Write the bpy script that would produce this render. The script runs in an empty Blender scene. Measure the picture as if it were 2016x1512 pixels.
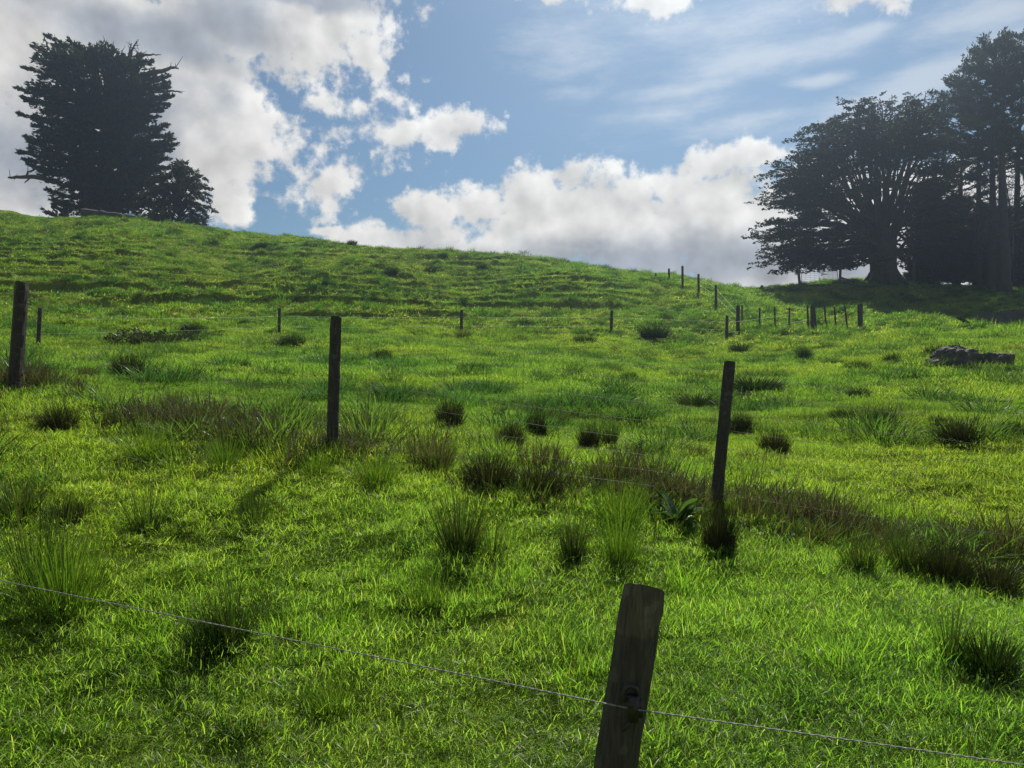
import bpy, math, random
import numpy as np
from mathutils import Vector

SC = bpy.context.scene
COL = SC.collection
R = np.random.RandomState(7)
random.seed(7)
rad = math.radians

# ------------------------------------------------------------------ camera
F = 1466.0                      # focal length in pixels of the 2016 px wide photograph
EYE = np.array([0.0, 0.0, 1.6])
PITCH = math.atan(36 / F)
FW = np.array([0, math.cos(PITCH), -math.sin(PITCH)])
UP = np.array([0, math.sin(PITCH), math.cos(PITCH)])
RT = np.array([1.0, 0, 0])
SUN_AZ, SUN_EL = 16.0, 46.0     # degrees right of the view direction, above the horizon


def ray(u, v):
    return FW + RT * ((u - 1008) / F) + UP * ((756 - v) / F)


def at(u, v, Y):
    d = ray(u, v)
    return EYE + d * (Y / d[1])


# ------------------------------------------------------------------ noise
def _hash(ix, iy, seed):
    h = (ix.astype(np.int64) * 374761393 + iy.astype(np.int64) * 668265263 + seed * 974711) & 0x7fffffff
    h = ((h ^ (h >> 13)) * 1274126177) & 0x7fffffff
    h = h ^ (h >> 16)
    return (h & 0xffff) / 65535.0 * 2 * np.pi


def gnoise(x, y, seed=0):
    x = np.asarray(x, float); y = np.asarray(y, float)
    ix = np.floor(x); iy = np.floor(y)
    fx = x - ix; fy = y - iy
    sx = fx * fx * fx * (fx * (fx * 6 - 15) + 10)
    sy = fy * fy * fy * (fy * (fy * 6 - 15) + 10)
    out = 0
    for dx in (0, 1):
        for dy in (0, 1):
            a = _hash(ix + dx, iy + dy, seed)
            g = np.cos(a) * (fx - dx) + np.sin(a) * (fy - dy)
            out = out + g * (sx if dx else 1 - sx) * (sy if dy else 1 - sy)
    return out * 1.5


def fbm(x, y, seed=0, octv=3):
    s, a, f = 0, 1.0, 1.0
    for o in range(octv):
        s = s + a * gnoise(x * f, y * f, seed + o * 17)
        a *= 0.5; f *= 2.03
    return s


def sstep(a, b, x):
    t = np.clip((x - a) / (b - a), 0, 1)
    return t * t * (3 - 2 * t)


# ------------------------------------------------------------------ terrain
CTRL_PX = [
    (1008, 1512, 2.95), (0, 1512, 3.1), (2016, 1512, 2.8), (0, 1250, 3.8), (0, 1120, 4.4), (1008, 1250, 3.86), (2016, 1250, 3.8),
    (30, 772, 7.84), (655, 888, 6.36), (1410, 1002, 5.85), (2016, 1160, 5.3), (0, 1000, 5.2), (1008, 950, 6.1),
    (1008, 1080, 4.87), (1600, 1100, 5.0),
    (77, 683, 22), (549, 663, 28.5), (907, 658, 33), (1203, 656, 36), (1430, 662, 36.5),
    (0, 720, 13.5), (500, 720, 17.5), (1008, 720, 20), (1700, 720, 20.5), (2016, 725, 18),
    (400, 800, 9.3), (1008, 800, 11.2), (1700, 800, 12), (2016, 800, 11), (1008, 870, 8.2), (1700, 900, 8.0), (2016, 900, 7.6),
    (2016, 1000, 6.4), (1690, 648, 37.5), (1600, 650, 37), (1930, 648, 34), (2016, 653, 33), (1800, 626, 39), (1700, 604, 44), (1900, 642, 36),
    (1740, 556, 60), (1573, 571, 56), (1655, 563, 58), (1500, 575, 57), (1430, 574, 53), (1860, 602, 52), (1990, 588, 54), (1960, 622, 46),
    (1900, 566, 66), (1760, 598, 54), (1400, 600, 44.5),
    (1300, 548, 53), (1150, 531, 57), (1000, 516, 60), (870, 500, 63), (600, 473, 66), (400, 450, 68), (200, 431, 69.5),
    (0, 413, 70), (-400, 392, 72), (0, 560, 38), (500, 560, 47), (1000, 580, 48), (1300, 600, 45.5), (0, 620, 28.5), (500, 610, 37),
    (900, 620, 40), (0, 490, 53), (500, 515, 57), (900, 545, 55), (1200, 570, 50),
]
CW = [at(*c) for c in CTRL_PX] + [at(1800, 626, 39) + [1, 4.5, -.35], at(1900, 642, 36) + [1.5, 4.5, -.35], at(1700, 604, 44) + [.5, 4, -.1], at(2016, 653, 33) + [1, 5, -.2]] + [np.array(p, float) for p in [
    (0, 1, 0.0), (-1.5, 1.2, 0.02), (1.5, 1, -.02), (0, -3, -.05), (-12, -12, .6), (12, -12, -.8), (0, -25, -.5), (-25, 6, 2.4), (25, 6, -.2),
    (-60, 60, 15.5), (-55, 35, 8), (60, 60, 8.6), (45, 30, 2.6), (-25, 82, 15.0), (0, 80, 12.0), (20, 76, 8.5), (30, 82, 8.0), (55, 85, 8.5),
    (-60, 95, 15), (-20, 105, 11), (20, 105, 6), (60, 110, 6), (-70, 0, 5), (70, 0, 0), (-45, 80, 15.8)]]
CW = np.array(CW)


def _tps(r2):
    return np.where(r2 > 1e-12, r2 * np.log(np.maximum(r2, 1e-12)), 0)


def _warp(x, y):                 # even out the near/far density of the control points
    r = np.sqrt(x * x + (y + 3) ** 2) + 1e-6
    k = np.log1p(r / 4) / r
    return x * k, (y + 3) * k


_cx, _cy = _warp(CW[:, 0], CW[:, 1])
_n = len(CW)
_A = np.zeros((_n + 3, _n + 3))
_d2 = (_cx[:, None] - _cx[None]) ** 2 + (_cy[:, None] - _cy[None]) ** 2
_A[:_n, :_n] = _tps(_d2) + np.eye(_n) * 2e-3
_P = np.stack([np.ones(_n), _cx, _cy], 1)
_A[:_n, _n:] = _P; _A[_n:, :_n] = _P.T
_W = np.linalg.solve(_A, np.concatenate([CW[:, 2], np.zeros(3)]))


def base_h(x, y):
    x = np.asarray(x, float); y = np.asarray(y, float)
    sh = x.shape
    x = x.ravel(); y = y.ravel()
    r = np.sqrt(x * x + y * y)
    k = np.minimum(1, 125 / np.maximum(r, 1e-6))
    wx, wy = _warp(x * k, y * k)
    out = np.empty_like(x)
    for i in range(0, len(x), 40000):
        s = slice(i, i + 40000)
        d2 = (wx[s, None] - _cx[None]) ** 2 + (wy[s, None] - _cy[None]) ** 2
        out[s] = _tps(d2) @ _W[:_n] + _W[_n] + _W[_n + 1] * wx[s] + _W[_n + 2] * wy[s]
    t = sstep(95, 190, r)
    out = out * (1 - t) + (-3.0) * t
    return out.reshape(sh)


BANKS = [(at(u, v, Y)[0], Y, rx, ry) for u, v, Y, rx, ry in [(40, 572, 37, 3.2, 3), (210, 592, 37, 3.6, 3.2), (370, 612, 37, 4.2, 3), (620, 600, 40, 5, 3), (720, 632, 38, 5.5, 2.6), (560, 585, 43, 5, 3)]]


def H(x, y):
    x = np.asarray(x, float); y = np.asarray(y, float)
    z = base_h(x, y)
    r = np.sqrt(x * x + y * y)
    # terracettes on the left hillside
    m = sstep(12, 4, x) * sstep(24, 30, y - 0.2 * x) * sstep(14, 8, z) * sstep(2.9, 3.6, z) * sstep(.5, 3.0, y - np.interp(x, [-14, -9.1, -2.3, 4.8, 10.5], [21.8, 28.5, 33, 36, 36.5]))
    amp = m * np.clip(0.7 + 1.0 * fbm(x * .07 + 3, y * .10, 91, 2), 0.1, 1)
    nz_ = 0.30 * fbm(x * .06, y * .12, 33, 2) + 0.035 * gnoise(x * .35, y * .5, 5)
    t = (z + nz_) / .58
    fr = t - np.floor(t)
    fine = np.clip(amp, 0, 1) * .58 * (sstep(.02, .13, fr) - fr)
    big = 0 * x
    for bx, by, rx, ry in BANKS:
        big = np.maximum(big, np.exp(-(((x - bx) / rx) ** 2 + ((y - by) / ry) ** 2)))
    big = np.minimum(1, 1.3 * big)
    t = (z + nz_) / .72
    fr = t - np.floor(t)
    z = z + fine * (1 - big) + big * .72 * (sstep(.02, .10, fr) - fr)
    f1 = sstep(2.5, 9, r); f2 = sstep(10, 40, r)
    z = z + 0.035 * fbm(x * 1.3, y * 1.3, 11, 2) * (0.5 + .5 * f1)
    z = z + 0.07 * f1 * fbm(x * .45, y * .6, 12, 2)
    h = fbm(x * .5, y * .8, 51, 3)
    z = z + f2 * 0.32 * np.clip(h - .2, 0, .7) + 0.05 * f2 * fbm(x * .9, y * 1.6, 61, 2)
    return z


def ground_px(u, v, tmin=1.0, tmax=110):
    d = ray(u, v)
    t = np.exp(np.linspace(np.log(tmin), np.log(tmax), 2600))
    p = EYE[None] + d[None] * t[:, None]
    g = p[:, 2] - H(p[:, 0], p[:, 1])
    i = np.argmax(g < 0)
    if not (g < 0).any():
        i = np.argmin(g)
    return np.array([p[i, 0], p[i, 1], float(H(p[i:i + 1, 0], p[i:i + 1, 1])[0])])


# ------------------------------------------------------------------ helpers
def tag(o, label=None, cat=None, group=None, kind=None):
    if label: o['label'] = label
    if cat: o['category'] = cat
    if group: o['group'] = group
    if kind: o['kind'] = kind
    return o


def link(name, me, parent=None):
    o = bpy.data.objects.new(name, me)
    COL.objects.link(o)
    if parent is not None: o.parent = parent
    return o


def empty(name, loc):
    o = bpy.data.objects.new(name, None)
    COL.objects.link(o)
    o.location = loc
    o.empty_display_size = 0.2
    return o


def mesh_np(name, V, faces, mat=None, smooth=False, attrs=None):
    """V (n,3); faces: list of int arrays (m,k) of any k."""
    me = bpy.data.meshes.new(name)
    V = np.asarray(V, np.float32)
    faces = [np.asarray(f, np.int32) for f in faces if len(f)]
    me.vertices.add(len(V)); me.vertices.foreach_set('co', V.ravel())
    nl = sum(f.size for f in faces); npol = sum(len(f) for f in faces)
    if npol:
        me.loops.add(nl); me.polygons.add(npol)
        me.loops.foreach_set('vertex_index', np.concatenate([f.ravel() for f in faces]))
        tot = np.concatenate([np.full(len(f), f.shape[1], np.int32) for f in faces])
        st = np.concatenate([[0], np.cumsum(tot)[:-1]]).astype(np.int32)
        me.polygons.foreach_set('loop_start', st)
        me.polygons.foreach_set('use_smooth', np.full(npol, smooth))
    me.update(calc_edges=True)
    for nm, (typ, arr) in (attrs or {}).items():
        a = me.attributes.new(nm, typ, 'POINT')
        arr = np.asarray(arr)
        key = {'FLOAT': 'value', 'INT': 'value', 'FLOAT_VECTOR': 'vector', 'FLOAT_COLOR': 'color'}[typ]
        a.data.foreach_set(key, arr.astype(np.int32 if typ == 'INT' else np.float32).ravel())
    if mat is not None: me.materials.append(mat)
    return me


class Tubes:
    """collects tapered tubes and solids, builds ONE mesh"""
    def __init__(s): s.V = []; s.Q = []; s.T = []; s.n = 0

    def add(s, P, rr, sides=6, cap=True, squash=None):
        P = np.asarray(P, float); rr = np.broadcast_to(np.asarray(rr, float), (len(P),))
        Tn = np.gradient(P, axis=0); Tn /= np.linalg.norm(Tn, axis=1)[:, None] + 1e-9
        ref = np.array([0, 0, 1.0]) if abs(Tn[0, 2]) < .8 else np.array([0, 1.0, 0])
        A = np.cross(Tn, ref); A /= np.linalg.norm(A, axis=1)[:, None] + 1e-9
        B = np.cross(Tn, A)
        a = np.arange(sides) / sides * 2 * np.pi
        ring = P[:, None] + rr[:, None, None] * (np.cos(a)[None, :, None] * A[:, None] + np.sin(a)[None, :, None] * B[:, None])
        m = len(P)
        idx = s.n + np.arange(m * sides).reshape(m, sides)
        q = np.stack([idx[:-1], np.roll(idx[:-1], -1, 1), np.roll(idx[1:], -1, 1), idx[1:]], -1).reshape(-1, 4)
        s.V.append(ring.reshape(-1, 3)); s.Q.append(q); s.n += m * sides
        if cap:
            for e, fl in ((0, 1), (m - 1, 0)):
                s.V.append(P[e][None]); c = s.n; s.n += 1
                r_ = idx[e]; r2 = np.roll(r_, -1)
                s.T.append(np.stack([np.full(sides, c), r2 if fl else r_, r_ if fl else r2], 1))
        return s

    def box(s, c, sx, sy, sz, rz=0.0, tilt=0.0):
        co = np.array([(x, y, z) for x in (-.5, .5) for y in (-.5, .5) for z in (-.5, .5)]) * [sx, sy, sz]
        ct, stt = math.cos(tilt), math.sin(tilt)
        co = np.stack([co[:, 0] * ct - co[:, 2] * stt, co[:, 1], co[:, 0] * stt + co[:, 2] * ct], 1)
        cz, sz_ = math.cos(rz), math.sin(rz)
        co = np.stack([co[:, 0] * cz - co[:, 1] * sz_, co[:, 0] * sz_ + co[:, 1] * cz, co[:, 2]], 1) + np.asarray(c)
        s.V.append(co)
        s.Q.append(np.array([(0, 1, 3, 2), (4, 6, 7, 5), (0, 4, 5, 1), (2, 3, 7, 6), (0, 2, 6, 4), (1, 5, 7, 3)]) + s.n)
        s.n += 8
        return s

    def mesh(s, name, mat, origin=(0, 0, 0), smooth=True):
        V = np.concatenate(s.V) - np.asarray(origin)
        return mesh_np(name, V, [np.concatenate(s.Q) if s.Q else [], np.concatenate(s.T) if s.T else []], mat, smooth)


class Leaves:
    """collects kite-shaped leaf faces, builds ONE mesh"""
    def __init__(s): s.P = []; s.D = []; s.L = []; s.Wd = []; s.C = []

    def add(s, P, D, L, Wd, c):
        n = len(P)
        s.P.append(P); s.D.append(D); s.L.append(np.broadcast_to(L, (n,))); s.Wd.append(np.broadcast_to(Wd, (n,))); s.C.append(np.broadcast_to(c, (n,)))

    def spray(s, p, d, L, W, n, ll=.3, lw=.12, thick=.18, lat_dir=.6, up=.1, c=None):
        """flat pointed plume of leaves starting at p going along d"""
        d = d / (np.linalg.norm(d) + 1e-9)
        lat = np.cross(d, [0, 0, 1.0]); nl = np.linalg.norm(lat)
        lat = lat / nl if nl > .05 else np.array([1.0, 0, 0])
        nrm = np.cross(lat, d)
        t = R.rand(n) ** .8
        sd = R.uniform(-1, 1, n)
        wd = W * np.sin(np.pi * np.clip(t * .85 + .12, 0, 1)) * (1 - .45 * t)
        P = p + d * (t * L)[:, None] + lat * (sd * wd)[:, None] + nrm * (R.normal(0, 1, n) * thick * W * (1 - .5 * t))[:, None]
        D = d * R.uniform(.5, 1, n)[:, None] + lat * (np.sign(sd) * lat_dir * R.rand(n))[:, None] + nrm * (up + R.normal(0, .25, n))[:, None]
        s.add(P, D, ll * R.uniform(.6, 1.25, n), lw * R.uniform(.6, 1.3, n), (R.rand() if c is None else c))

    def mesh(s, name, mat, origin=(0, 0, 0)):
        P = np.concatenate(s.P) - np.asarray(origin); D = np.concatenate(s.D); L = np.concatenate(s.L); Wd = np.concatenate(s.Wd); C = np.concatenate(s.C)
        n = len(P)
        D = D / (np.linalg.norm(D, axis=1)[:, None] + 1e-9)
        rv = R.normal(0, 1, (n, 3)); A = np.cross(D, rv); A /= np.linalg.norm(A, axis=1)[:, None] + 1e-9
        N = np.cross(A, D)
        m = P + D * (L * .42)[:, None]
        V = np.stack([P, m - A * (Wd * .5)[:, None] + N * (Wd * .15)[:, None], P + D * L[:, None], m + A * (Wd * .5)[:, None] + N * (Wd * .15)[:, None]], 1).reshape(-1, 3)
        Q = np.arange(4 * n).reshape(n, 4)
        col = np.repeat(np.clip(C + R.uniform(-.15, .15, n), 0, 1), 4)
        return mesh_np(name, V, [Q], mat, False, {'leafv': ('FLOAT', col)})


# ------------------------------------------------------------------ materials
def nodes_of(name):
    m = bpy.data.materials.new(name); m.use_nodes = True
    nt = m.node_tree; nt.nodes.clear()
    out = nt.nodes.new('ShaderNodeOutputMaterial')
    return m, nt, out


def N(nt, typ, **kw):
    n = nt.nodes.new(typ)
    for k, v in kw.items():
        if k.startswith('i_'):
            n.inputs[int(k[2:]) if k[2:].isdigit() else k[2:]].default_value = v
        else:
            setattr(n, k, v)
    return n


def ramp(nt, stops):
    n = nt.nodes.new('ShaderNodeValToRGB')
    e = n.color_ramp.elements
    while len(e) < len(stops): e.new(.5)
    for el, (p, c) in zip(e, stops):
        el.position = p; el.color = (*c, 1)
    return n


def leaf_shader(nt, out, colsock, trans=.45, tcol=(1.25, 1.35, .55), gloss=.06, rough=.4):
    L = nt.links
    df = N(nt, 'ShaderNodeBsdfDiffuse'); tr = N(nt, 'ShaderNodeBsdfTranslucent'); gl = N(nt, 'ShaderNodeBsdfGlossy'); gl.inputs['Roughness'].default_value = rough
    mul = N(nt, 'ShaderNodeMix', data_type='RGBA', blend_type='MULTIPLY'); mul.inputs[0].default_value = 1; mul.inputs[7].default_value = (*tcol, 1)
    L.new(colsock, mul.inputs[6]); L.new(colsock, df.inputs['Color']); L.new(mul.outputs[2], tr.inputs['Color'])
    m1 = N(nt, 'ShaderNodeMixShader'); m1.inputs[0].default_value = trans
    L.new(df.outputs[0], m1.inputs[1]); L.new(tr.outputs[0], m1.inputs[2])
    m2 = N(nt, 'ShaderNodeMixShader'); m2.inputs[0].default_value = gloss
    L.new(m1.outputs[0], m2.inputs[1]); L.new(gl.outputs[0], m2.inputs[2])
    L.new(m2.outputs[0], out.inputs['Surface'])


def mat_blade(name, trans=.5, gloss=.05, instanced=True, mult=(1, 1, 1), tcol=(1.25, 1.35, .5)):
    m, nt, out = nodes_of(name)
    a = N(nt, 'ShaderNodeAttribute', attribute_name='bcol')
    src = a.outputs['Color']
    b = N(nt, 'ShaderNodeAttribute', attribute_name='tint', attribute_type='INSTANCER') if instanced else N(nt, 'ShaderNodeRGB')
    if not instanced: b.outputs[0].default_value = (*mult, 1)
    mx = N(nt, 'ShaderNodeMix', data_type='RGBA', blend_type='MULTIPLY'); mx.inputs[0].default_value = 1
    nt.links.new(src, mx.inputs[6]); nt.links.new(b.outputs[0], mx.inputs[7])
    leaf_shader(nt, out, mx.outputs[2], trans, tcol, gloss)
    return m


def mat_leaf(name, c0, c1, trans=.2, gloss=.03):
    m, nt, out = nodes_of(name)
    a = N(nt, 'ShaderNodeAttribute', attribute_name='leafv')
    r = ramp(nt, [(0, c0), (1, c1)])
    nt.links.new(a.outputs['Fac'], r.inputs[0])
    leaf_shader(nt, out, r.outputs[0], trans, (1.2, 1.25, .6), gloss)
    return m


def mat_wood(name, c0, c1, scale=(18, 18, 2.5), bump=.5, lichen=0.0, band=None):
    m, nt, out = nodes_of(name); L = nt.links
    tc = N(nt, 'ShaderNodeTexCoord'); mp = N(nt, 'ShaderNodeMapping'); mp.inputs['Scale'].default_value = scale
    L.new(tc.outputs['Object'], mp.inputs[0])
    nz = N(nt, 'ShaderNodeTexNoise'); nz.inputs['Scale'].default_value = 3; nz.inputs['Detail'].default_value = 6; nz.inputs['Roughness'].default_value = .65
    L.new(mp.outputs[0], nz.inputs[0])
    r = ramp(nt, [(.3, c0), (.7, c1)]); L.new(nz.outputs[0], r.inputs[0])
    col = r.outputs[0]
    if lichen:
        n2 = N(nt, 'ShaderNodeTexNoise'); n2.inputs['Scale'].default_value = 14; n2.inputs['Detail'].default_value = 4
        L.new(tc.outputs['Object'], n2.inputs[0])
        r2 = ramp(nt, [(.58, (0, 0, 0)), (.66, (1, 1, 1))]); L.new(n2.outputs[0], r2.inputs[0])
        k = N(nt, 'ShaderNodeMath', operation='MULTIPLY'); k.inputs[1].default_value = lichen; L.new(r2.outputs[0], k.inputs[0])
        mx = N(nt, 'ShaderNodeMix', data_type='RGBA'); mx.inputs[7].default_value = (.24, .25, .17, 1)
        L.new(k.outputs[0], mx.inputs[0]); L.new(col, mx.inputs[6]); col = mx.outputs[2]
    if band:      # paler weathered head of the post above a stain line
        sp = N(nt, 'ShaderNodeSeparateXYZ'); L.new(tc.outputs['Object'], sp.inputs[0])
        ad = N(nt, 'ShaderNodeMath', operation='MULTIPLY_ADD'); ad.inputs[1].default_value = .03; L.new(nz.outputs[0], ad.inputs[0]); L.new(sp.outputs[2], ad.inputs[2])
        mr = N(nt, 'ShaderNodeMapRange'); mr.inputs['From Min'].default_value = band; mr.inputs['From Max'].default_value = band + .012; L.new(ad.outputs[0], mr.inputs[0])
        mx = N(nt, 'ShaderNodeMix', data_type='RGBA', blend_type='MULTIPLY'); mx.inputs[7].default_value = (1.7, 1.65, 1.5, 1)
        L.new(mr.outputs[0], mx.inputs[0]); L.new(col, mx.inputs[6]); col = mx.outputs[2]
    b = N(nt, 'ShaderNodeBump'); b.inputs['Strength'].default_value = bump; b.inputs['Distance'].default_value = .02
    L.new(nz.outputs[0], b.inputs['Height'])
    p = N(nt, 'ShaderNodeBsdfPrincipled'); p.inputs['Roughness'].default_value = .85
    L.new(col, p.inputs['Base Color']); L.new(b.outputs[0], p.inputs['Normal']); L.new(p.outputs[0], out.inputs['Surface'])
    return m


def mat_plain(name, col, rough=.5, metal=0.0):
    m, nt, out = nodes_of(name); L = nt.links
    tc = N(nt, 'ShaderNodeTexCoord'); nz = N(nt, 'ShaderNodeTexNoise'); nz.inputs['Scale'].default_value = 40; L.new(tc.outputs['Object'], nz.inputs[0])
    r = ramp(nt, [(.3, tuple(c * .75 for c in col)), (.7, tuple(min(1, c * 1.2) for c in col))]); L.new(nz.outputs[0], r.inputs[0])
    p = N(nt, 'ShaderNodeBsdfPrincipled'); p.inputs['Roughness'].default_value = rough; p.inputs['Metallic'].default_value = metal
    L.new(r.outputs[0], p.inputs['Base Color']); L.new(p.outputs[0], out.inputs['Surface'])
    return m


def mat_rock(name, c0, c1, moss=.4):
    m, nt, out = nodes_of(name); L = nt.links
    tc = N(nt, 'ShaderNodeTexCoord')
    nz = N(nt, 'ShaderNodeTexNoise'); nz.inputs['Scale'].default_value = 3.5; nz.inputs['Detail'].default_value = 9; nz.inputs['Roughness'].default_value = .68
    L.new(tc.outputs['Object'], nz.inputs[0])
    r = ramp(nt, [(.33, c0), (.68, c1)]); L.new(nz.outputs[0], r.inputs[0])
    n2 = N(nt, 'ShaderNodeTexNoise'); n2.inputs['Scale'].default_value = 2.2; n2.inputs['Detail'].default_value = 6; L.new(tc.outputs['Object'], n2.inputs[0])
    r2 = ramp(nt, [(.5, (0, 0, 0)), (.6, (moss,) * 3)]); L.new(n2.outputs[0], r2.inputs[0])
    mx = N(nt, 'ShaderNodeMix', data_type='RGBA'); mx.inputs[7].default_value = (.07, .09, .035, 1)
    L.new(r2.outputs[0], mx.inputs[0]); L.new(r.outputs[0], mx.inputs[6])
    b = N(nt, 'ShaderNodeBump'); b.inputs['Strength'].default_value = .9; b.inputs['Distance'].default_value = .06; L.new(nz.outputs[0], b.inputs['Height'])
    p = N(nt, 'ShaderNodeBsdfPrincipled'); p.inputs['Roughness'].default_value = .9
    L.new(mx.outputs[2], p.inputs['Base Color']); L.new(b.outputs[0], p.inputs['Normal']); L.new(p.outputs[0], out.inputs['Surface'])
    return m


def mat_ground():
    m, nt, out = nodes_of('pasture_turf'); L = nt.links
    g = N(nt, 'ShaderNodeNewGeometry')
    n1 = N(nt, 'ShaderNodeTexNoise'); n1.inputs['Scale'].default_value = .35; n1.inputs['Detail'].default_value = 8; n1.inputs['Roughness'].default_value = .7
    L.new(g.outputs['Position'], n1.inputs[0])
    r = ramp(nt, [(.3, (.065, .085, .014)), (.5, (.095, .130, .018)), (.72, (.12, .13, .03))]); L.new(n1.outputs[0], r.inputs[0])
    n2 = N(nt, 'ShaderNodeTexNoise'); n2.inputs['Scale'].default_value = 9; n2.inputs['Detail'].default_value = 6; L.new(g.outputs['Position'], n2.inputs[0])
    b = N(nt, 'ShaderNodeBump'); b.inputs['Strength'].default_value = .8; b.inputs['Distance'].default_value = .08; L.new(n2.outputs[0], b.inputs['Height'])
    p = N(nt, 'ShaderNodeBsdfDiffuse')
    L.new(r.outputs[0], p.inputs['Color']); L.new(b.outputs[0], p.inputs['Normal']); L.new(p.outputs[0], out.inputs['Surface'])
    return m


M_BLADE = mat_blade('grass_blade', .66, .014, tcol=(1.38, 1.45, .6))
M_DRY = mat_blade('dry_blade', .35, .03, tcol=(1.2, 1.1, .7))
M_TUFT = mat_blade('tuft_blade', .36, .02, instanced=False, mult=(1.0, 1.0, 1.0))
M_POST = mat_wood('weathered_post', (.016, .014, .011), (.048, .042, .033), lichen=.15)
M_POSTN = mat_wood('near_post', (.012, .0105, .008), (.066, .057, .043), (26, 26, 2.2), .7, lichen=.12, band=1.025)
M_BARK = mat_wood('dark_bark', (.011, .009, .007), (.032, .026, .021), (3, 3, .6), .8)
M_DEAD = mat_wood('dead_wood', (.022, .019, .016), (.06, .052, .043), (5, 5, 1), .7)
M_WIRE = mat_plain('galvanised_wire', (.20, .20, .19), .6, .2)
M_BOTTOM = mat_plain('dull_wire', (.13, .13, .12), .6, .15)
M_RUST = mat_plain('rusty_wire', (.07, .06, .05), .7, .2)
M_TAPE = mat_plain('pale_fence_wire', (.42, .42, .37), .6, .0)
M_INS = mat_plain('black_insulator', (.006, .006, .0065), .5)
M_GATE = mat_plain('gate_tube', (.16, .14, .135), .5, .6)
M_ROCK = mat_rock('lichen_rock', (.022, .023, .023), (.12, .115, .10), .6)
M_CONC = mat_rock('dark_concrete', (.03, .03, .032), (.08, .078, .075), .25)
M_LEFT = mat_leaf('macrocarpa_foliage', (.016, .022, .012), (.040, .050, .020), .12, .02)
M_CEDAR = mat_leaf('spreading_foliage', (.018, .024, .013), (.045, .055, .022), .12, .02)
M_PINE = mat_leaf('pine_foliage', (.018, .025, .015), (.042, .054, .026), .12, .02)
M_HEDGE = mat_leaf('hedge_foliage', (.014, .019, .011), (.034, .043, .02), .10, .02)
M_DROOP = mat_leaf('drooping_foliage', (.020, .026, .014), (.050, .056, .026), .15, .02)
M_GORSE = mat_leaf('shrub_foliage', (.022, .034, .012), (.055, .075, .022), .2, .02)
M_DOCK = mat_leaf('dock_foliage', (.035, .075, .018), (.07, .13, .03), .35, .05)

# ------------------------------------------------------------------ ground sheet
def build_ground():
    fa = np.concatenate([np.linspace(-44, 44, 720), np.linspace(46, 314, 135)])
    a = np.radians(fa)
    rr = np.concatenate([np.exp(np.linspace(np.log(.35), np.log(8), 130)), np.linspace(8.1, 26, 200), np.linspace(26.1, 80, 500)[0:], np.exp(np.linspace(np.log(81), np.log(4000), 60))])
    Rg, Ag = np.meshgrid(rr, a, indexing='ij')
    X = Rg * np.sin(Ag); Y = Rg * np.cos(Ag)
    Z = H(X, Y)
    V = np.stack([X, Y, Z], -1).reshape(-1, 3)
    nr, na = Rg.shape
    idx = np.arange(nr * na).reshape(nr, na)
    nx = np.roll(idx, -1, 1)
    Q = np.stack([idx[:-1], nx[:-1], nx[1:], idx[1:]], -1)[:, :, ::-1].reshape(-1, 4)
    c = len(V)
    V = np.concatenate([V, [[0, 0, float(H(np.zeros(1), np.zeros(1))[0])]]])
    T = np.stack([np.full(na, c), nx[0], idx[0]], 1)
    me = mesh_np('ground', V, [Q, T], mat_ground(), True)
    o = link('ground', me)
    return tag(o, 'green pasture hillside rising to a grassy ridge', 'ground', kind='structure')


build_ground()

# ------------------------------------------------------------------ grass
def blades(n, rad_, hmin, hmax, w, lean=.5, curve=.6, segs=3, spread_pow=.5, base_cols=None, seed=0, outward=0.0):
    """returns V, faces, bcol for n curved blades over a disc"""
    rs = np.random.RandomState(seed)
    r = rad_ * rs.rand(n) ** spread_pow; th = rs.rand(n) * 2 * np.pi
    bx = r * np.cos(th); by = r * np.sin(th)
    az = rs.rand(n) * 2 * np.pi
    if outward: az = th + rs.normal(0, 1 - outward, n) * 1.4
    h = rs.uniform(hmin, hmax, n); le = np.abs(rs.normal(0, lean, n)); cu = rs.uniform(.2, 1, n) * curve
    if outward: le = lean * (.15 + r / rad_) * rs.uniform(.5, 1.2, n)
    face = az + np.pi / 2 + rs.normal(0, .9, n)
    wd = w * rs.uniform(.6, 1.3, n)
    ts = np.linspace(0, 1, segs + 1)
    P = []
    for t in ts:
        ang = le + cu * t
        out = h * (t * np.sin(le) + .5 * cu * t * t)
        zz = h * (t * np.cos(np.minimum(le, 1.3)) - .28 * cu * t * t)
        P.append(np.stack([bx + out * np.cos(az), by + out * np.sin(az), zz], 1))
    sx = np.stack([np.cos(face), np.sin(face), np.zeros(n)], 1)
    V = []
    for i, t in enumerate(ts[:-1]):
        k = wd * (1 - .55 * t * t) * .5
        V += [P[i] - sx * k[:, None], P[i] + sx * k[:, None]]
    V.append(P[-1])
    nv = 2 * segs + 1
    V = np.stack(V, 1).reshape(-1, 3)
    b = np.arange(n)[:, None] * nv
    Q = np.concatenate([b + np.array([[2 * i, 2 * i + 1, 2 * i + 3, 2 * i + 2]]) for i in range(segs - 1)]) if segs > 1 else np.zeros((0, 4), int)
    T = b + np.array([[2 * segs - 2, 2 * segs - 1, 2 * segs]])
    cols, wts = zip(*base_cols)
    ci = rs.choice(len(cols), n, p=np.array(wts) / sum(wts))
    c = np.array(cols)[ci] * rs.uniform(.75, 1.25, (n, 1))
    c4 = np.repeat(np.concatenate([c, np.ones((n, 1))], 1), nv, 0)
    return V, Q, T, c4


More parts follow.
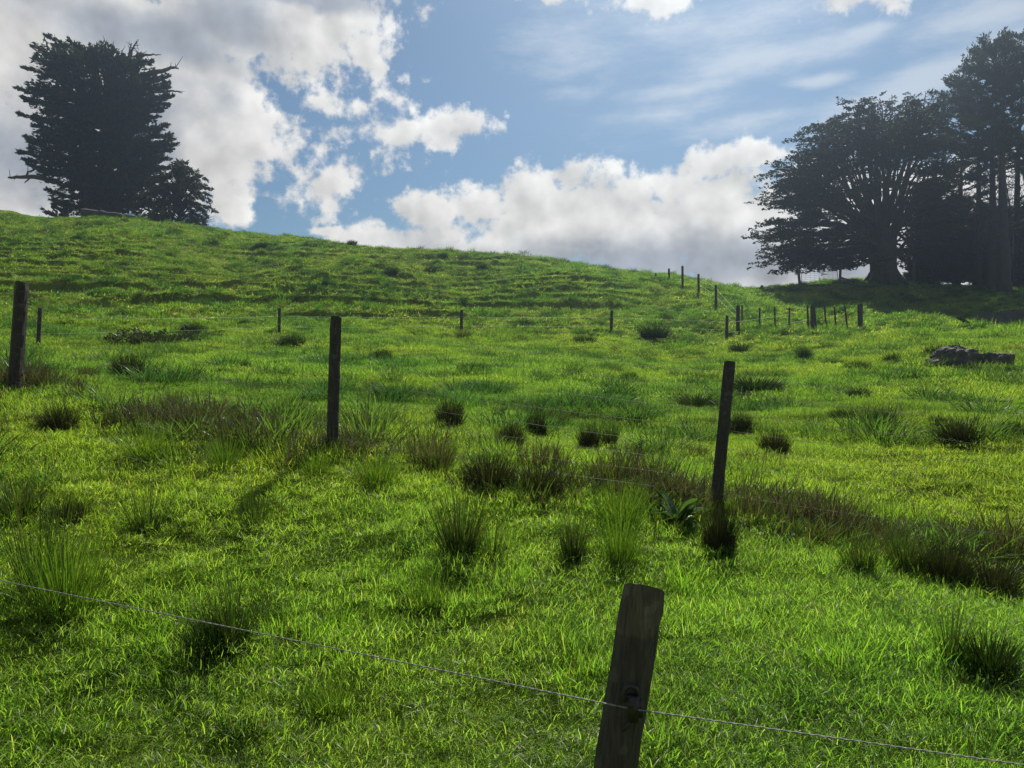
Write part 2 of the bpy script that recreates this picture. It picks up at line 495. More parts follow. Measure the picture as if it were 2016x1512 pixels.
GREEN = [((.130, .208, .030), 5), ((.150, .228, .034), 4), ((.096, .174, .030), 3), ((.22, .235, .07), 1.0), ((.42, .37, .23), .2)]
CLUMP = [((.036, .076, .020), 5), ((.048, .094, .020), 4), ((.028, .056, .022), 3)]
LUSH = [((.090, .170, .018), 5), ((.110, .195, .018), 4), ((.065, .130, .020), 3), ((.18, .19, .05), .4)]
BROWN = [((.062, .054, .030), 4), ((.10, .084, .052), 2), ((.048, .060, .024), 6), ((.068, .110, .024), 5), ((.22, .18, .11), .4)]
RUSH = [((.034, .062, .016), 5), ((.046, .082, .018), 4), ((.050, .045, .022), 1.6), ((.085, .07, .035), .5)]
SEDGE = [((.032, .040, .016), 5), ((.048, .042, .022), 3), ((.040, .062, .018), 3), ((.08, .062, .034), 1.4)]


def scatter_object(name, mat, variants, pts):
    """one object: clump variants and scatter points live in its own mesh, geometry nodes copies the clumps on the points"""
    V = []; Q = []; T = []; va = []; bc = []; off = 0
    for k, (v, q, t, c) in enumerate(variants):
        V.append(v); Q.append(q + off); T.append(t + off); va.append(np.full(len(v), k)); bc.append(c); off += len(v)
    P = np.concatenate([p['co'] for p in pts]); n = len(P)
    pv = np.concatenate([p['var'] for p in pts]); pr = np.concatenate([p['rot'] for p in pts]); ps = np.concatenate([p['scl'] for p in pts]); pt = np.concatenate([p['tint'] for p in pts])
    me = mesh_np(name, np.concatenate(V + [P]), [np.concatenate(Q), np.concatenate(T)], mat, True, {
        'var': ('INT', np.concatenate(va + [pv])),
        'ispt': ('INT', np.concatenate([np.zeros(off), np.ones(n)])),
        'bcol': ('FLOAT_COLOR', np.concatenate(bc + [np.ones((n, 4))])),
        'rot': ('FLOAT_VECTOR', np.concatenate([np.zeros((off, 3)), pr])),
        'scl': ('FLOAT_VECTOR', np.concatenate([np.ones((off, 3)), ps])),
        'tint': ('FLOAT_COLOR', np.concatenate([np.ones((off, 4)), pt]))})
    o = link(name, me)
    ng = bpy.data.node_groups.new(name + '_scatter', 'GeometryNodeTree')
    ng.interface.new_socket('Geometry', in_out='INPUT', socket_type='NodeSocketGeometry')
    ng.interface.new_socket('Geometry', in_out='OUTPUT', socket_type='NodeSocketGeometry')
    gi = ng.nodes.new('NodeGroupInput'); go = ng.nodes.new('NodeGroupOutput'); L = ng.links

    def attr(nm, typ):
        a = ng.nodes.new('GeometryNodeInputNamedAttribute'); a.data_type = typ; a.inputs['Name'].default_value = nm
        return a.outputs['Attribute']
    a_pt = attr('ispt', 'INT'); a_var = attr('var', 'INT'); a_rot = attr('rot', 'FLOAT_VECTOR'); a_scl = attr('scl', 'FLOAT_VECTOR')
    e2r = ng.nodes.new('FunctionNodeEulerToRotation'); L.new(a_rot, e2r.inputs[0])
    sp = ng.nodes.new('GeometryNodeSeparateGeometry'); sp.domain = 'POINT'
    L.new(gi.outputs[0], sp.inputs['Geometry']); L.new(a_pt, sp.inputs['Selection'])
    jn = ng.nodes.new('GeometryNodeJoinGeometry')
    for k in range(len(variants)):
        cmp_ = ng.nodes.new('FunctionNodeCompare'); cmp_.data_type = 'INT'; cmp_.operation = 'EQUAL'
        ia = [s for s in cmp_.inputs if s.type == 'INT']
        L.new(a_var, ia[0]); ia[1].default_value = k
        s1 = ng.nodes.new('GeometryNodeSeparateGeometry'); L.new(sp.outputs[0], s1.inputs['Geometry']); L.new(cmp_.outputs[0], s1.inputs['Selection'])
        s2 = ng.nodes.new('GeometryNodeSeparateGeometry'); L.new(sp.outputs[1], s2.inputs['Geometry']); L.new(cmp_.outputs[0], s2.inputs['Selection'])
        ip = ng.nodes.new('GeometryNodeInstanceOnPoints')
        L.new(s1.outputs[0], ip.inputs['Points']); L.new(s2.outputs[0], ip.inputs['Instance'])
        L.new(e2r.outputs[0], ip.inputs['Rotation']); L.new(a_scl, ip.inputs['Scale'])
        L.new(ip.outputs[0], jn.inputs[0])
    L.new(jn.outputs[0], go.inputs[0])
    md = o.modifiers.new('scatter', 'NODES'); md.node_group = ng
    return o


def polar_pts(n, r0, r1, half=44, rs=R):
    r = np.sqrt(rs.uniform(r0 * r0, r1 * r1, n)); a = np.radians(rs.uniform(-half, half, n))
    return r * np.sin(a), r * np.cos(a)


def slope_rot(x, y, k=1.0):
    e = .22
    hx = (H(x + e, y) - H(x - e, y)) / (2 * e); hy = (H(x, y + e) - H(x, y - e)) / (2 * e)
    return np.stack([np.arctan(hy) * k, -np.arctan(hx) * k, np.zeros_like(x)], 1)


def field_tint(x, y):
    a = fbm(x * .16, y * .22, 201, 3); b = fbm(x * .9, y * 1.1, 211, 2); c = fbm(x * .05 + 9, y * .08, 221, 2)
    r = np.sqrt(x * x + y * y)
    dark = sstep(.12, .55, fbm(x * .8 + 5, y * 1.3, 231, 2))
    nr = sstep(12, 5, r)
    dark = dark * (1 - .65 * nr)
    br = 1.04 + (.20 - .10 * nr) * a + .14 * b
    br = br * (1 - .26 * dark)
    hill = sstep(2.8, 4.5, base_h(x, y)) * sstep(14, 2, x)  # shade of the left slope, turned from the sun, painted into the tint
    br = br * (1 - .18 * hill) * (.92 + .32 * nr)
    wr = .93 + .09 * nr + .20 * a + .14 * c - .12 * dark
    wb = 1 - .15 * a + .25 * dark
    return np.stack([br * wr, br * (1 + .02 * c), br * wb, np.ones_like(br)], 1), dark, b


variants = []
for s in range(6): variants.append(blades(240, .24, .022, .068, .0036, .85, 1.2, 3, .5, GREEN, 100 + s))            # 0-5 short sward
for s in range(4): variants.append(blades(70, .14, .07, .19, .0052, .42, .8, 4, .6, LUSH, 200 + s, .35))              # 6-9 longer tufts
for s in range(4): variants.append(blades(180, .50, .045, .115, .0085, .7, 1.0, 3, .5, GREEN, 300 + s))                  # 10-13 mid sward
for s in range(4): variants.append(blades(48, .36, .05, .15, .021, .7, 1.0, 2, .5, GREEN, 400 + s))                 # 14-17 far sward
for s in range(3): variants.append(blades(70, .32, .14, .34, .020, .5, .8, 3, .6, LUSH, 500 + s, .35))               # 18-20 mid/far tuft


for s in range(4): variants.append(blades(150, .26, .12, .30, .011, .85, 1.1, 3, .6, CLUMP, 520 + s, .55))             # 21-24 dark rank clumps


def pts_for(x, y, vars_, smin, smax, zs=None, tint=None, lift=-.01):
    n = len(x)
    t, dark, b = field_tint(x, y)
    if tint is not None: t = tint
    rot = slope_rot(x, y); rot[:, 2] = R.rand(n) * 6.283
    s = R.uniform(smin, smax, n)
    hz = (1 + .30 * b + .35 * dark) if zs is None else zs
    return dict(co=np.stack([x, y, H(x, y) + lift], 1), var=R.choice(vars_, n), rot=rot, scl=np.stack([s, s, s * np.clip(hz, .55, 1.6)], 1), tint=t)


pts = []
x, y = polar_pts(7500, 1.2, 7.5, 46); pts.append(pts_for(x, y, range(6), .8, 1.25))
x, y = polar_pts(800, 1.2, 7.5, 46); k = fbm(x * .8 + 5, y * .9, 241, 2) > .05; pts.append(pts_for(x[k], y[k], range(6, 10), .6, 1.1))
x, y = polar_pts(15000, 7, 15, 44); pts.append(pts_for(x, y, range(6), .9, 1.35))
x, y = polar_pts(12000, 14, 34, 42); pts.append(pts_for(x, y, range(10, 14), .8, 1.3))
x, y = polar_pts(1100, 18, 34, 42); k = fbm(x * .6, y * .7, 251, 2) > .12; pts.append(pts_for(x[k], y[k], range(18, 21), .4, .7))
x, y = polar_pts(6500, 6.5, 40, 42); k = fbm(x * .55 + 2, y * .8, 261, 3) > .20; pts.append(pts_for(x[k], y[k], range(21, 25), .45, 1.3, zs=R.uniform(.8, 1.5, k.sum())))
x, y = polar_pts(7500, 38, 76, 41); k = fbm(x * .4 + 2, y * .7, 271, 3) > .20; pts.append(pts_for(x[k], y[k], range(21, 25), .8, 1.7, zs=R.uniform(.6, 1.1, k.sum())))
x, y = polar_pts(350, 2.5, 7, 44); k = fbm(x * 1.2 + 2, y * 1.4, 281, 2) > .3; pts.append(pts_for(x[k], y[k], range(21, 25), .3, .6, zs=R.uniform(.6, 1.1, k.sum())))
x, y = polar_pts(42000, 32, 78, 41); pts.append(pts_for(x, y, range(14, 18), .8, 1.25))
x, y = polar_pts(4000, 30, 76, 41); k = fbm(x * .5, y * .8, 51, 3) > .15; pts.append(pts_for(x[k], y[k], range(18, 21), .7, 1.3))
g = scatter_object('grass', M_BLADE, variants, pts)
tag(g, 'short bright green pasture grass covering the hillside', 'grass', kind='stuff')

# dry tall grass along the middle fence
FENCE_LINE = np.array([(-9.0, 9.6), (-5.2, 7.84), (-1.53, 6.36), (1.6, 5.85), (4.6, 5.25), (8.5, 4.5)])


def along(s):
    seg = np.linalg.norm(np.diff(FENCE_LINE, axis=0), axis=1); cum = np.concatenate([[0], np.cumsum(seg)])
    s = s * cum[-1]
    return np.interp(s, cum, FENCE_LINE[:, 0]), np.interp(s, cum, FENCE_LINE[:, 1])


vb = [blades(46, .13, .12, .40, .0085, .36, .5, 3, .6, BROWN, 600 + s, .4) for s in range(4)] + \
     [blades(60, .16, .10, .26, .0075, .50, .9, 4, .6, LUSH, 620 + s, .4) for s in range(3)] + \
     [blades(16, .22, .30, .55, .0035, .22, .35, 4, .6, BROWN, 640 + s, .2) for s in range(2)]
s = R.rand(2000); fx, fy = along(s); ox = R.normal(0, .28, 2000)
fx = fx + .2 * ox; fy = fy + ox + .12
dens = fbm(fx * .55, fy * .55, 301, 2) + .35 + .5 * R.rand(2000) - .25
k = dens > .13
fx, fy, ox = fx[k], fy[k], ox[k]
lush = (ox < -.22) & (R.rand(len(fx)) < .45) | (R.rand(len(fx)) < .40)
pd = pts_for(fx, fy, [0], .8, 1.2, zs=np.clip(.75 + .6 * fbm(fx * 1.1, fy * 1.1, 311, 2), .35, 1.4))
pd['var'] = np.where(lush, R.randint(4, 7, len(fx)), np.where(R.rand(len(fx)) < .15, R.randint(7, 9, len(fx)), R.randint(0, 4, len(fx))))
pd['tint'] = np.concatenate([R.uniform(.5, 1.15, (len(fx), 1)) * np.ones((1, 3)), np.ones((len(fx), 1))], 1)
# thin seed stalks through the paddock just beyond the fence
x2, y2 = polar_pts(1200, 6.2, 12, 42); k = fbm(x2 * .4, y2 * .4, 331, 2) > -.1
p2 = pts_for(x2[k], y2[k], [7, 8], .5, .9, zs=np.full(k.sum(), .8)); p2['tint'] = np.concatenate([R.uniform(.5, 1, (k.sum(), 1)) * np.array([[.8, .9, .7]]), np.ones((k.sum(), 1))], 1)
dg = scatter_object('dry_grass', M_DRY, vb, [pd, p2])
tag(dg, 'tall brown and green rank grass growing along the netting fence', 'grass', kind='stuff')

# ------------------------------------------------------------------ grass tussocks and plants
M_TUFT_DARK = mat_blade('dark_tuft_blade', .18, .015, instanced=False, mult=(.72, .76, .76))
def proto_tuft(name, n, hmin, hmax, w, lean, curve, cols, seed, base=.35, out=.75, mat=M_TUFT):
    V, Q, T, c = blades(n, base, hmin, hmax, w, lean, curve, 4, .6, cols, seed, out)
    m = V[:, :2]
    ext = np.percentile(np.linalg.norm(m, axis=1), 97)
    V = V * [1 / ext, 1 / ext, 1 / np.percentile(V[:, 2], 99)]
    return mesh_np(name, V, [Q, T], mat, True, {'bcol': ('FLOAT_COLOR', c)})


PROTO = {
    'rush': [proto_tuft('rush_blades', 430, .4, 1.0, .017, .75, .55, RUSH, 700 + i, .30, .8) for i in range(3)],
    'spiky': [proto_tuft('spiky_blades', 170, .4, 1.0, .013, .62, .30, RUSH + [((.05, .10, .016), 4)], 710 + i, .26, .8) for i in range(2)],
    'sedge': [proto_tuft('sedge_blades', 1500, .28, 1.0, .020, .95, .6, SEDGE, 720 + i, .62, .65, M_TUFT_DARK) for i in range(3)],
    'lush': [proto_tuft('lush_blades', 460, .35, 1.0, .020, 1.0, 1.0, [(tuple(.95 * q for q in c_), w_) for c_, w_ in LUSH], 730 + i, .62, .7) for i in range(3)],
    'mound': [proto_tuft('mound_blades', 900, .25, .9, .032, .95, .9, [((.028, .058, .014), 4), ((.038, .070, .014), 4), ((.05, .05, .02), 1)], 740 + i, .75, .7, M_TUFT_DARK) for i in range(3)],
    'brown': [proto_tuft('brown_blades', 380, .5, 1.0, .017, .6, .5, BROWN, 750 + i, .4, .8) for i in range(2)],
}


def shrub_mesh(name, seed, mat, n=60, flat=.6):
    global R
    keep = R; R = np.random.RandomState(seed)
    lv = Leaves()
    for i in range(n):
        a = R.rand() * 6.283; q = R.rand() ** .5
        p = np.array([q * .8 * math.cos(a), q * .8 * math.sin(a), R.rand() * .55 * (1 - q * q * .8)])
        d = np.array([math.cos(a) * (.4 + q), math.sin(a) * (.4 + q), .9])
        lv.spray(p, d, R.uniform(.25, .5), .16, 34, .10, .055, .6, .9, .3)
    me = lv.mesh(name, mat); R = keep
    return me


def dock_mesh():
    V = []; Q = []; c = []; n = 0
    rs = np.random.RandomState(5)
    for i in range(46):
        a = rs.rand() * 6.283; L = rs.uniform(.5, 1.0); el = rs.uniform(.12, .95); w = L * rs.uniform(.15, .22)
        d = np.array([math.cos(a), math.sin(a)]); sd = np.array([-d[1], d[0]])
        rows = 6
        for j in range(rows):
            t = j / (rows - 1); r_ = L * (t * math.cos(el) + .25 * t * t); z = L * (t * math.sin(el) - .38 * t * t)
            ww = w * math.sin(math.pi * min(1, .08 + t * .92)) ** .8 * (1 + .12 * math.sin(j * 2.3 + i))
            for k in (-1, 0, 1):
                V.append((d[0] * r_ + sd[0] * ww * k, d[1] * r_ + sd[1] * ww * k, z + (.04 if k else 0) * L))
            if j:
                for k in (0, 1): Q.append((n + (j - 1) * 3 + k, n + (j - 1) * 3 + k + 1, n + j * 3 + k + 1, n + j * 3 + k))
        c += [rs.rand()] * (rows * 3); n += rows * 3
    V = np.array(V); V[:, 2] /= V[:, 2].max(); V[:, :2] /= np.abs(V[:, :2]).max()
    return mesh_np('dock_leaves', V, [np.array(Q)], M_DOCK, True, {'leafv': ('FLOAT', c)})


PROTO['shrub'] = [shrub_mesh('shrub_leaves', 31, M_GORSE, 90), shrub_mesh('shrub_leaves', 32, M_GORSE, 60)]
PROTO['dock'] = [dock_mesh()]

NAMES = {'rush': ('rush_tuft', 'rush tuft'), 'spiky': ('rush_tuft', 'rush tuft'), 'sedge': ('sedge_tussock', 'tussock'), 'lush': ('grass_tuft', 'grass tuft'),
         'mound': ('grass_tussock', 'tussock'), 'brown': ('dry_tussock', 'tussock'), 'shrub': ('low_shrub', 'shrub'), 'dock': ('dock_plant', 'weed')}
FIELD = 'tussocks in the paddock beyond the netting fence'
NEAR = 'rush and grass tufts between the two fences'
HILL = 'tiny dark tussocks on the upper hill'
TUFTS = [  # u, base v, width px, height px, kind, group, label
    (885, 846, 62, 52, 'sedge', FIELD, 'dark rounded brown sedge tussock right of the middle netting post'),
    (1005, 886, 58, 46, 'sedge', FIELD, 'dark sedge tussock just above the brown grass, below a taller narrow one'),
    (1058, 862, 40, 46, 'sedge', FIELD, 'narrow upright dark tussock touching a low wide one on its right'),
    (1100, 838, 52, 26, 'brown', FIELD, 'low wide brown tussock behind the narrow upright tussock'),
    (1160, 886, 46, 44, 'sedge', FIELD, 'lower left half of the twin dark tussock in the middle paddock'),
    (1200, 880, 50, 50, 'rush', FIELD, 'taller right half of the twin dark tussock in the middle paddock'),
    (1460, 856, 56, 38, 'sedge', FIELD, 'dark green tussock directly right of the leaning right netting post'),
    (1528, 896, 62, 42, 'sedge', FIELD, 'olive sedge tussock below and right of the right netting post top'),
    (1662, 832, 48, 24, 'mound', FIELD, 'small low green tussock left of a slightly larger one, right paddock'),
    (1745, 841, 52, 30, 'mound', FIELD, 'green tussock between a smaller low one and a large dark one, right paddock'),
    (1897, 878, 86, 46, 'sedge', FIELD, 'largest dark round tussock in the right paddock below the rock'),
    (2002, 862, 44, 30, 'mound', FIELD, 'dark tussock cut by the right edge of the picture'),
    (1372, 802, 108, 22, 'mound', FIELD, 'long flat dark tussock left of the right netting post'),
    (1495, 774, 115, 26, 'mound', FIELD, 'broad dark green tussock right of the right netting post top'),
    (568, 686, 58, 24, 'mound', FIELD, 'dark low tussock at the foot of a thin far post, left paddock'),
    (245, 746, 62, 40, 'sedge', FIELD, 'dark round tussock below the low leafy shrub'),
    (165, 746, 48, 26, 'brown', FIELD, 'faint brown tussock left of the dark round tussock'),
    (483, 730, 22, 16, 'sedge', FIELD, 'very small dark tussock alone between shrub and middle netting post'),
    (750, 713, 48, 22, 'mound', FIELD, 'low green tussock right of the middle netting post, upper paddock'),
    (930, 734, 66, 16, 'mound', FIELD, 'flat wide green tussock in the centre of the paddock'),
    (1290, 668, 64, 22, 'mound', FIELD, 'dark grass tussock left of the short far corner post'),
    (1585, 712, 32, 22, 'mound', FIELD, 'small green tussock below the batten fence corner'),
    (1460, 698, 46, 18, 'mound', FIELD, 'low green tussock below the far corner post'),
    (577, 814, 48, 30, 'brown', FIELD, 'brown dry tussock left of the middle netting post'),
    (716, 846, 44, 34, 'brown', FIELD, 'thin brown dry tussock right of the middle netting post'),
    (730, 765, 34, 16, 'brown', FIELD, 'tiny brownish tussock right of the middle netting post'),
    (910, 672, 44, 20, 'brown', FIELD, 'brown tussock around the foot of the far centre post'),
    (1560, 978, 60, 28, 'brown', FIELD, 'low brown tussock behind the bottom wire, right of the right post'),
    (1695, 785, 46, 18, 'mound', FIELD, 'small low tussock below the broad one, right paddock'),
    (1375, 900, 50, 22, 'brown', FIELD, 'dull brown tussock left of the right netting post'),
    (1152, 680, 46, 16, 'mound', FIELD, 'small dark tussock below the far post nearest the corner'),
    (1030, 642, 44, 12, 'mound', FIELD, 'flat dark tussock on the slope above the far wires'),
    (1216, 738, 34, 16, 'brown', FIELD, 'small brownish tussock in the upper middle of the paddock'),
    (1130, 745, 44, 14, 'mound', FIELD, 'thin low green tussock in the upper middle of the paddock'),
    (1240, 752, 32, 18, 'mound', FIELD, 'small upright green tussock left of the right netting post top'),
    (1690, 730, 50, 14, 'mound', FIELD, 'low dark tussock between batten fence and rock, lower one'),
    (1760, 716, 36, 16, 'mound', FIELD, 'small dark tussock left of the grey rock outcrop'),
    (1740, 742, 52, 14, 'brown', FIELD, 'flat brownish tussock below and left of the rock outcrop'),
    (1850, 704, 50, 22, 'mound', FIELD, 'green tussock growing against the left side of the rock'),
    (1915, 733, 56, 13, 'mound', FIELD, 'low grass tussock at the front foot of the rock'),
    (1990, 737, 48, 14, 'mound', FIELD, 'low tussock right of the front foot of the rock'),
    (1850, 838, 36, 18, 'mound', FIELD, 'small tussock just left above the largest dark round one'),
    (1270, 898, 56, 22, 'brown', FIELD, 'low brown tussock right of the twin dark tussock'),
    (980, 820, 34, 16, 'mound', FIELD, 'small green tussock between two dark sedges, middle paddock'),
    (430, 742, 60, 14, 'mound', FIELD, 'flat green tussock right of the dark round one, left paddock'),
    (375, 660, 50, 14, 'mound', FIELD, 'dark tussock just above the smaller shrub patch'),
    (515, 489, 32, 10, 'mound', HILL, 'dark tussock on the hill just under the skyline, right of the leafy tree'),
    (693, 485, 20, 9, 'mound', HILL, 'small tussock standing on the skyline at mid hill'),
    (872, 506, 20, 8, 'mound', HILL, 'small dark tussock on the skyline above the far centre post'),
    (950, 530, 28, 9, 'mound', HILL, 'dark tussock under the skyline, right of another low one'),
    (845, 535, 30, 10, 'mound', HILL, 'low tussock on the upper hill left of a similar one'),
    (770, 549, 30, 12, 'mound', HILL, 'darkest low tussock on the open hill face'),
    (905, 1112, 120, 125, 'rush', NEAR, 'largest tall dark rush tuft in the middle foreground'),
    (965, 1118, 90, 95, 'spiky', NEAR, 'spiky green rush tuft joined to the right of the largest one'),
    (1130, 1112, 74, 88, 'rush', NEAR, 'dark rush tuft left of a brighter green one, foreground'),
    (1222, 1122, 100, 98, 'lush', NEAR, 'tall bright green grass tuft right of a dark rush tuft'),
    (1420, 1096, 74, 80, 'sedge', NEAR, 'very dark dense round tussock in front of the right netting post'),
    (1220, 1046, 130, 86, 'lush', NEAR, 'broad green grass tuft beside the leafy weed at the fence'),
    (740, 966, 112, 66, 'lush', NEAR, 'bright arching grass tuft right of the middle netting post foot'),
    (285, 918, 120, 72, 'lush', NEAR, 'bright grass tuft below the brown grass on the left'),
    (440, 930, 84, 60, 'lush', NEAR, 'green grass tuft between the bright left tuft and middle post'),
    (620, 942, 80, 50, 'lush', NEAR, 'low green tuft just left of the middle netting post foot'),
    (495, 1048, 76, 92, 'spiky', NEAR, 'sparse upright spiky rush tuft left of centre'),
    (280, 1062, 108, 92, 'spiky', NEAR, 'spiky rush tuft with spread stems on the left'),
    (30, 1034, 110, 84, 'rush', NEAR, 'dark rush tuft cut by the left edge of the picture'),
    (105, 852, 80, 44, 'sedge', NEAR, 'dark tussock at the foot of the left netting post'),
    (120, 1046, 80, 50, 'sedge', NEAR, 'dark brown tussock between the edge rush and the spiky rush'),
    (110, 1236, 190, 170, 'lush', NEAR, 'large green tuft crossed by the near wire on the far left'),
    (60, 1190, 130, 200, 'spiky', NEAR, 'tall thin rush stems behind the large left tuft'),
    (420, 1304, 130, 80, 'mound', NEAR, 'dark green tuft just below the near wire, left foreground'),
    (450, 1290, 150, 140, 'spiky', NEAR, 'thin spiky stems rising through the wire, left foreground'),
    (842, 1216, 100, 84, 'lush', NEAR, 'grass tuft in front of the largest rush tuft'),
    (650, 1420, 120, 70, 'lush', NEAR, 'low green tuft in the bottom foreground left of the near post'),
    (1700, 1132, 84, 70, 'rush', NEAR, 'dark rush tuft at the left end of the right hand bank'),
    (1790, 1136, 100, 84, 'rush', NEAR, 'tallest rush tuft on the right hand bank below the wire'),
    (1870, 1160, 120, 74, 'sedge', NEAR, 'dark sedge tussock on the right hand bank between rush and edge'),
    (1965, 1190, 120, 70, 'sedge', NEAR, 'dark sedge tussock at the right end of the bank'),
    (1620, 1075, 80, 50, 'brown', NEAR, 'brown tussock under the bottom wire right of the right post'),
    (1960, 1340, 130, 70, 'mound', NEAR, 'dark green tuft at the right edge, lower foreground'),
    (1880, 1310, 90, 110, 'spiky', NEAR, 'thin stems beside the dark tuft at the right edge'),
    (1190, 960, 90, 52, 'brown', NEAR, 'brown rank tussock on the fence line right of the dark strip'),
    (860, 930, 90, 60, 'brown', NEAR, 'brown rank tussock at the left end of the dark strip'),
    (960, 965, 120, 56, 'sedge', NEAR, 'dark tussock forming the left of the dark strip under the fence'),
    (1060, 980, 110, 50, 'sedge', NEAR, 'dark tussock forming the right of the dark strip under the fence'),
    (335, 812, 60, 44, 'brown', NEAR, 'brown tussock on the fence line, left of centre of its span'),
    (272, 682, 112, 38, 'shrub', None, 'dark low leafy shrub patch in the left paddock, the larger'),
    (365, 677, 66, 22, 'shrub', None, 'smaller low shrub touching the right side of a larger one'),
    (1340, 1046, 126, 62, 'dock', None, 'broad leaved dark green weed left of the right netting post foot'),
]
seen = {}
for i, (u, v, w, h, kind, grp, lab) in enumerate(TUFTS):
    p = ground_px(u, v)
    me = PROTO[kind][i % len(PROTO[kind])]
    nm, cat = NAMES[kind]
    o = link(nm, me)
    d = np.linalg.norm(p - EYE)
    sxy = w * p[1] / F / 2 * 1.18; sz = h * p[1] / F * 1.22
    o.location = (p[0], p[1] + sxy * .3, float(H(np.array([p[0]]), np.array([p[1] + sxy * .3]))[0]) - .02)
    o.scale = (sxy, sxy, sz); o.rotation_euler = (0, 0, R.rand() * 6.283)
    tag(o, lab, cat, grp)

# ------------------------------------------------------------------ fences
def post_mesh(name, top, bot, r, mat, sides=14, taper=.95, seed=0, slant=0.0, rough=.05, tilt=-.2):
    """a round wooden post as one mesh, origin at its base"""
    rs = np.random.RandomState(seed)
    bot = np.asarray(bot, float); top = np.asarray(top, float)
    n = 22; t = np.linspace(0, 1, n)
    a = np.arange(sides) / sides * 2 * np.pi
    prof = 1 + rough * rs.normal(0, 1, sides)
    ax = (top - bot)
    V = []
    for i, tt in enumerate(t):
        rr = r * (1 + (taper - 1) * tt) * (prof + .25 * rough * rs.normal(0, 1, sides))
        if i == n - 1: rr = rr * .93
        c = ax * tt
        zz = (slant * np.cos(a) * r + tilt * np.sin(a) * r if i >= n - 2 else 0 * a)
        V.append(np.stack([c[0] + rr * np.cos(a), c[1] + rr * np.sin(a), c[2] + zz - (.004 if i == n - 2 else 0)], 1))
    V = np.concatenate(V)
    idx = np.arange(n * sides).reshape(n, sides)
    Q = np.stack([idx[:-1], np.roll(idx[:-1], -1, 1), np.roll(idx[1:], -1, 1), idx[1:]], -1).reshape(-1, 4)
    return mesh_np(name, V, [Q, idx[-1][None]], mat, False)


def add_post(parent, u_top, v_top, u_base, v_base, Y, rpx=None, r=None, mat=M_POST, name='post', dig=.4, seed=0, slant=0.0, sides=14, tilt=-.2):
    b = at(u_base, v_base, Y); t = at(u_top, v_top, Y)
    if r is None: r = rpx * Y / F
    d = (t - b) / np.linalg.norm(t - b)
    b2 = b - d * dig
    o = link(name, post_mesh(name, t, b2, r, mat, sides=sides, seed=seed, slant=slant, tilt=tilt), parent)
    o.location = b2 - np.array(parent.location)
    return b, t, o


def wire_mesh(name, pts_, r, mat, parent, sag=.0, sides=5, n=12, twist=False):
    T = Tubes(); off = np.array(parent.location)
    for a, b in zip(pts_[:-1], pts_[1:]):
        a = np.asarray(a, float); b = np.asarray(b, float)
        L = np.linalg.norm(b - a)
        m = max(n, int(L / .012)) if twist else n
        t = np.linspace(0, 1, m)
        P = a + (b - a) * t[:, None]; P[:, 2] -= sag * L * 4 * t * (1 - t)
        if twist:
            ph = t * L / .055 * 2 * np.pi
            d = (b - a) / L; s1 = np.cross(d, [0, 0, 1.0]); s1 /= np.linalg.norm(s1); s2 = np.cross(s1, d)
            for k in (0, np.pi):
                T.add(P + (np.cos(ph + k)[:, None] * s1 + np.sin(ph + k)[:, None] * s2) * r * .55, r * .62, 5)
        else:
            T.add(P, r, sides)
    return link(name, T.mesh(name, mat, off), parent)


def thing(name, loc, lab, cat, grp=None):
    return tag(empty(name, loc), lab, cat, grp)


FEN = 'post and wire fences'
# near fence: one leaning post, an insulator and a taut twisted wire
nb = at(1160, 1786, 2.15)
nf = thing('wire_fence', (nb[0], nb[1], float(H(nb[:1], nb[1:2])[0])), 'nearest fence: one thick leaning post with black insulator and single wire', 'fence', FEN)
pb, ptop, po = add_post(nf, 1269, 1157, 1168, 1786, 2.15, r=.0605, mat=M_POSTN, sides=28, seed=3, slant=-.18, dig=.2, tilt=-.36)
fdir = np.array([1, -.35, 0.04]); fdir /= np.linalg.norm(fdir)
hook = at(1246, 1396, 2.06)
Lw = [at(-420, 1058, 3.45), at(0, 1143, 2.93), hook, at(2016, 1506, 1.79)]
e0 = Lw[1] + (Lw[1] - hook) * 1.3; e1 = Lw[3] + (Lw[3] - hook) * 1.6
wire_mesh('wire', [e0, Lw[1], hook, Lw[3], e1], .0022, M_WIRE, nf, twist=True)
for e, sd in ((e0, 21), (e1, 22)):
    gz = float(H(e[:1], e[1:2])[0])
    o = link('post', post_mesh('post', e + np.array([0, .06, .42]), np.array([e[0], e[1] + .06, gz - .3]), .06, M_POSTN, seed=sd), nf)
    o.location = np.array([e[0], e[1] + .06, gz - .3]) - np.array(nf.location)
ins = Tubes()
ax = (ptop - pb) / np.linalg.norm(ptop - pb)
c = hook + np.array([0, .012, 0])
th = np.linspace(-.4, 3.6, 16)
ins.add(np.stack([c[0] - .004 + .02 * np.cos(th), np.full(16, c[1] - .006), c[2] + .028 + .026 * np.sin(th)], 1), .0065, 7)     # hook over the top
ins.add(np.array([c + [.002, -.004, .03], c + [.004, -.006, -.032]]), [.017, .015], 10)       # body
ins.add(np.array([c + [.018, -.002, .018], c + [.020, -.004, -.022]]), [.011, .010], 8)        # side lug
ins.add(np.array([c + [.0, -.004, -.028], c + [-.010, -.004, -.045], c + [-.024, -.002, -.060]]), [.008, .006, .004], 6)  # tail
ins.add(np.array([c + [-.006, -.022, .012], c + [-.006, -.008, .012]]), [.006, .008], 8)    # nail head
ob = link('insulator', ins.mesh('insulator', M_INS, hook), po)
ob.location = hook - np.array(nf.location) - np.array(po.location); ob.scale = (1.1, 1.1, 1.15)

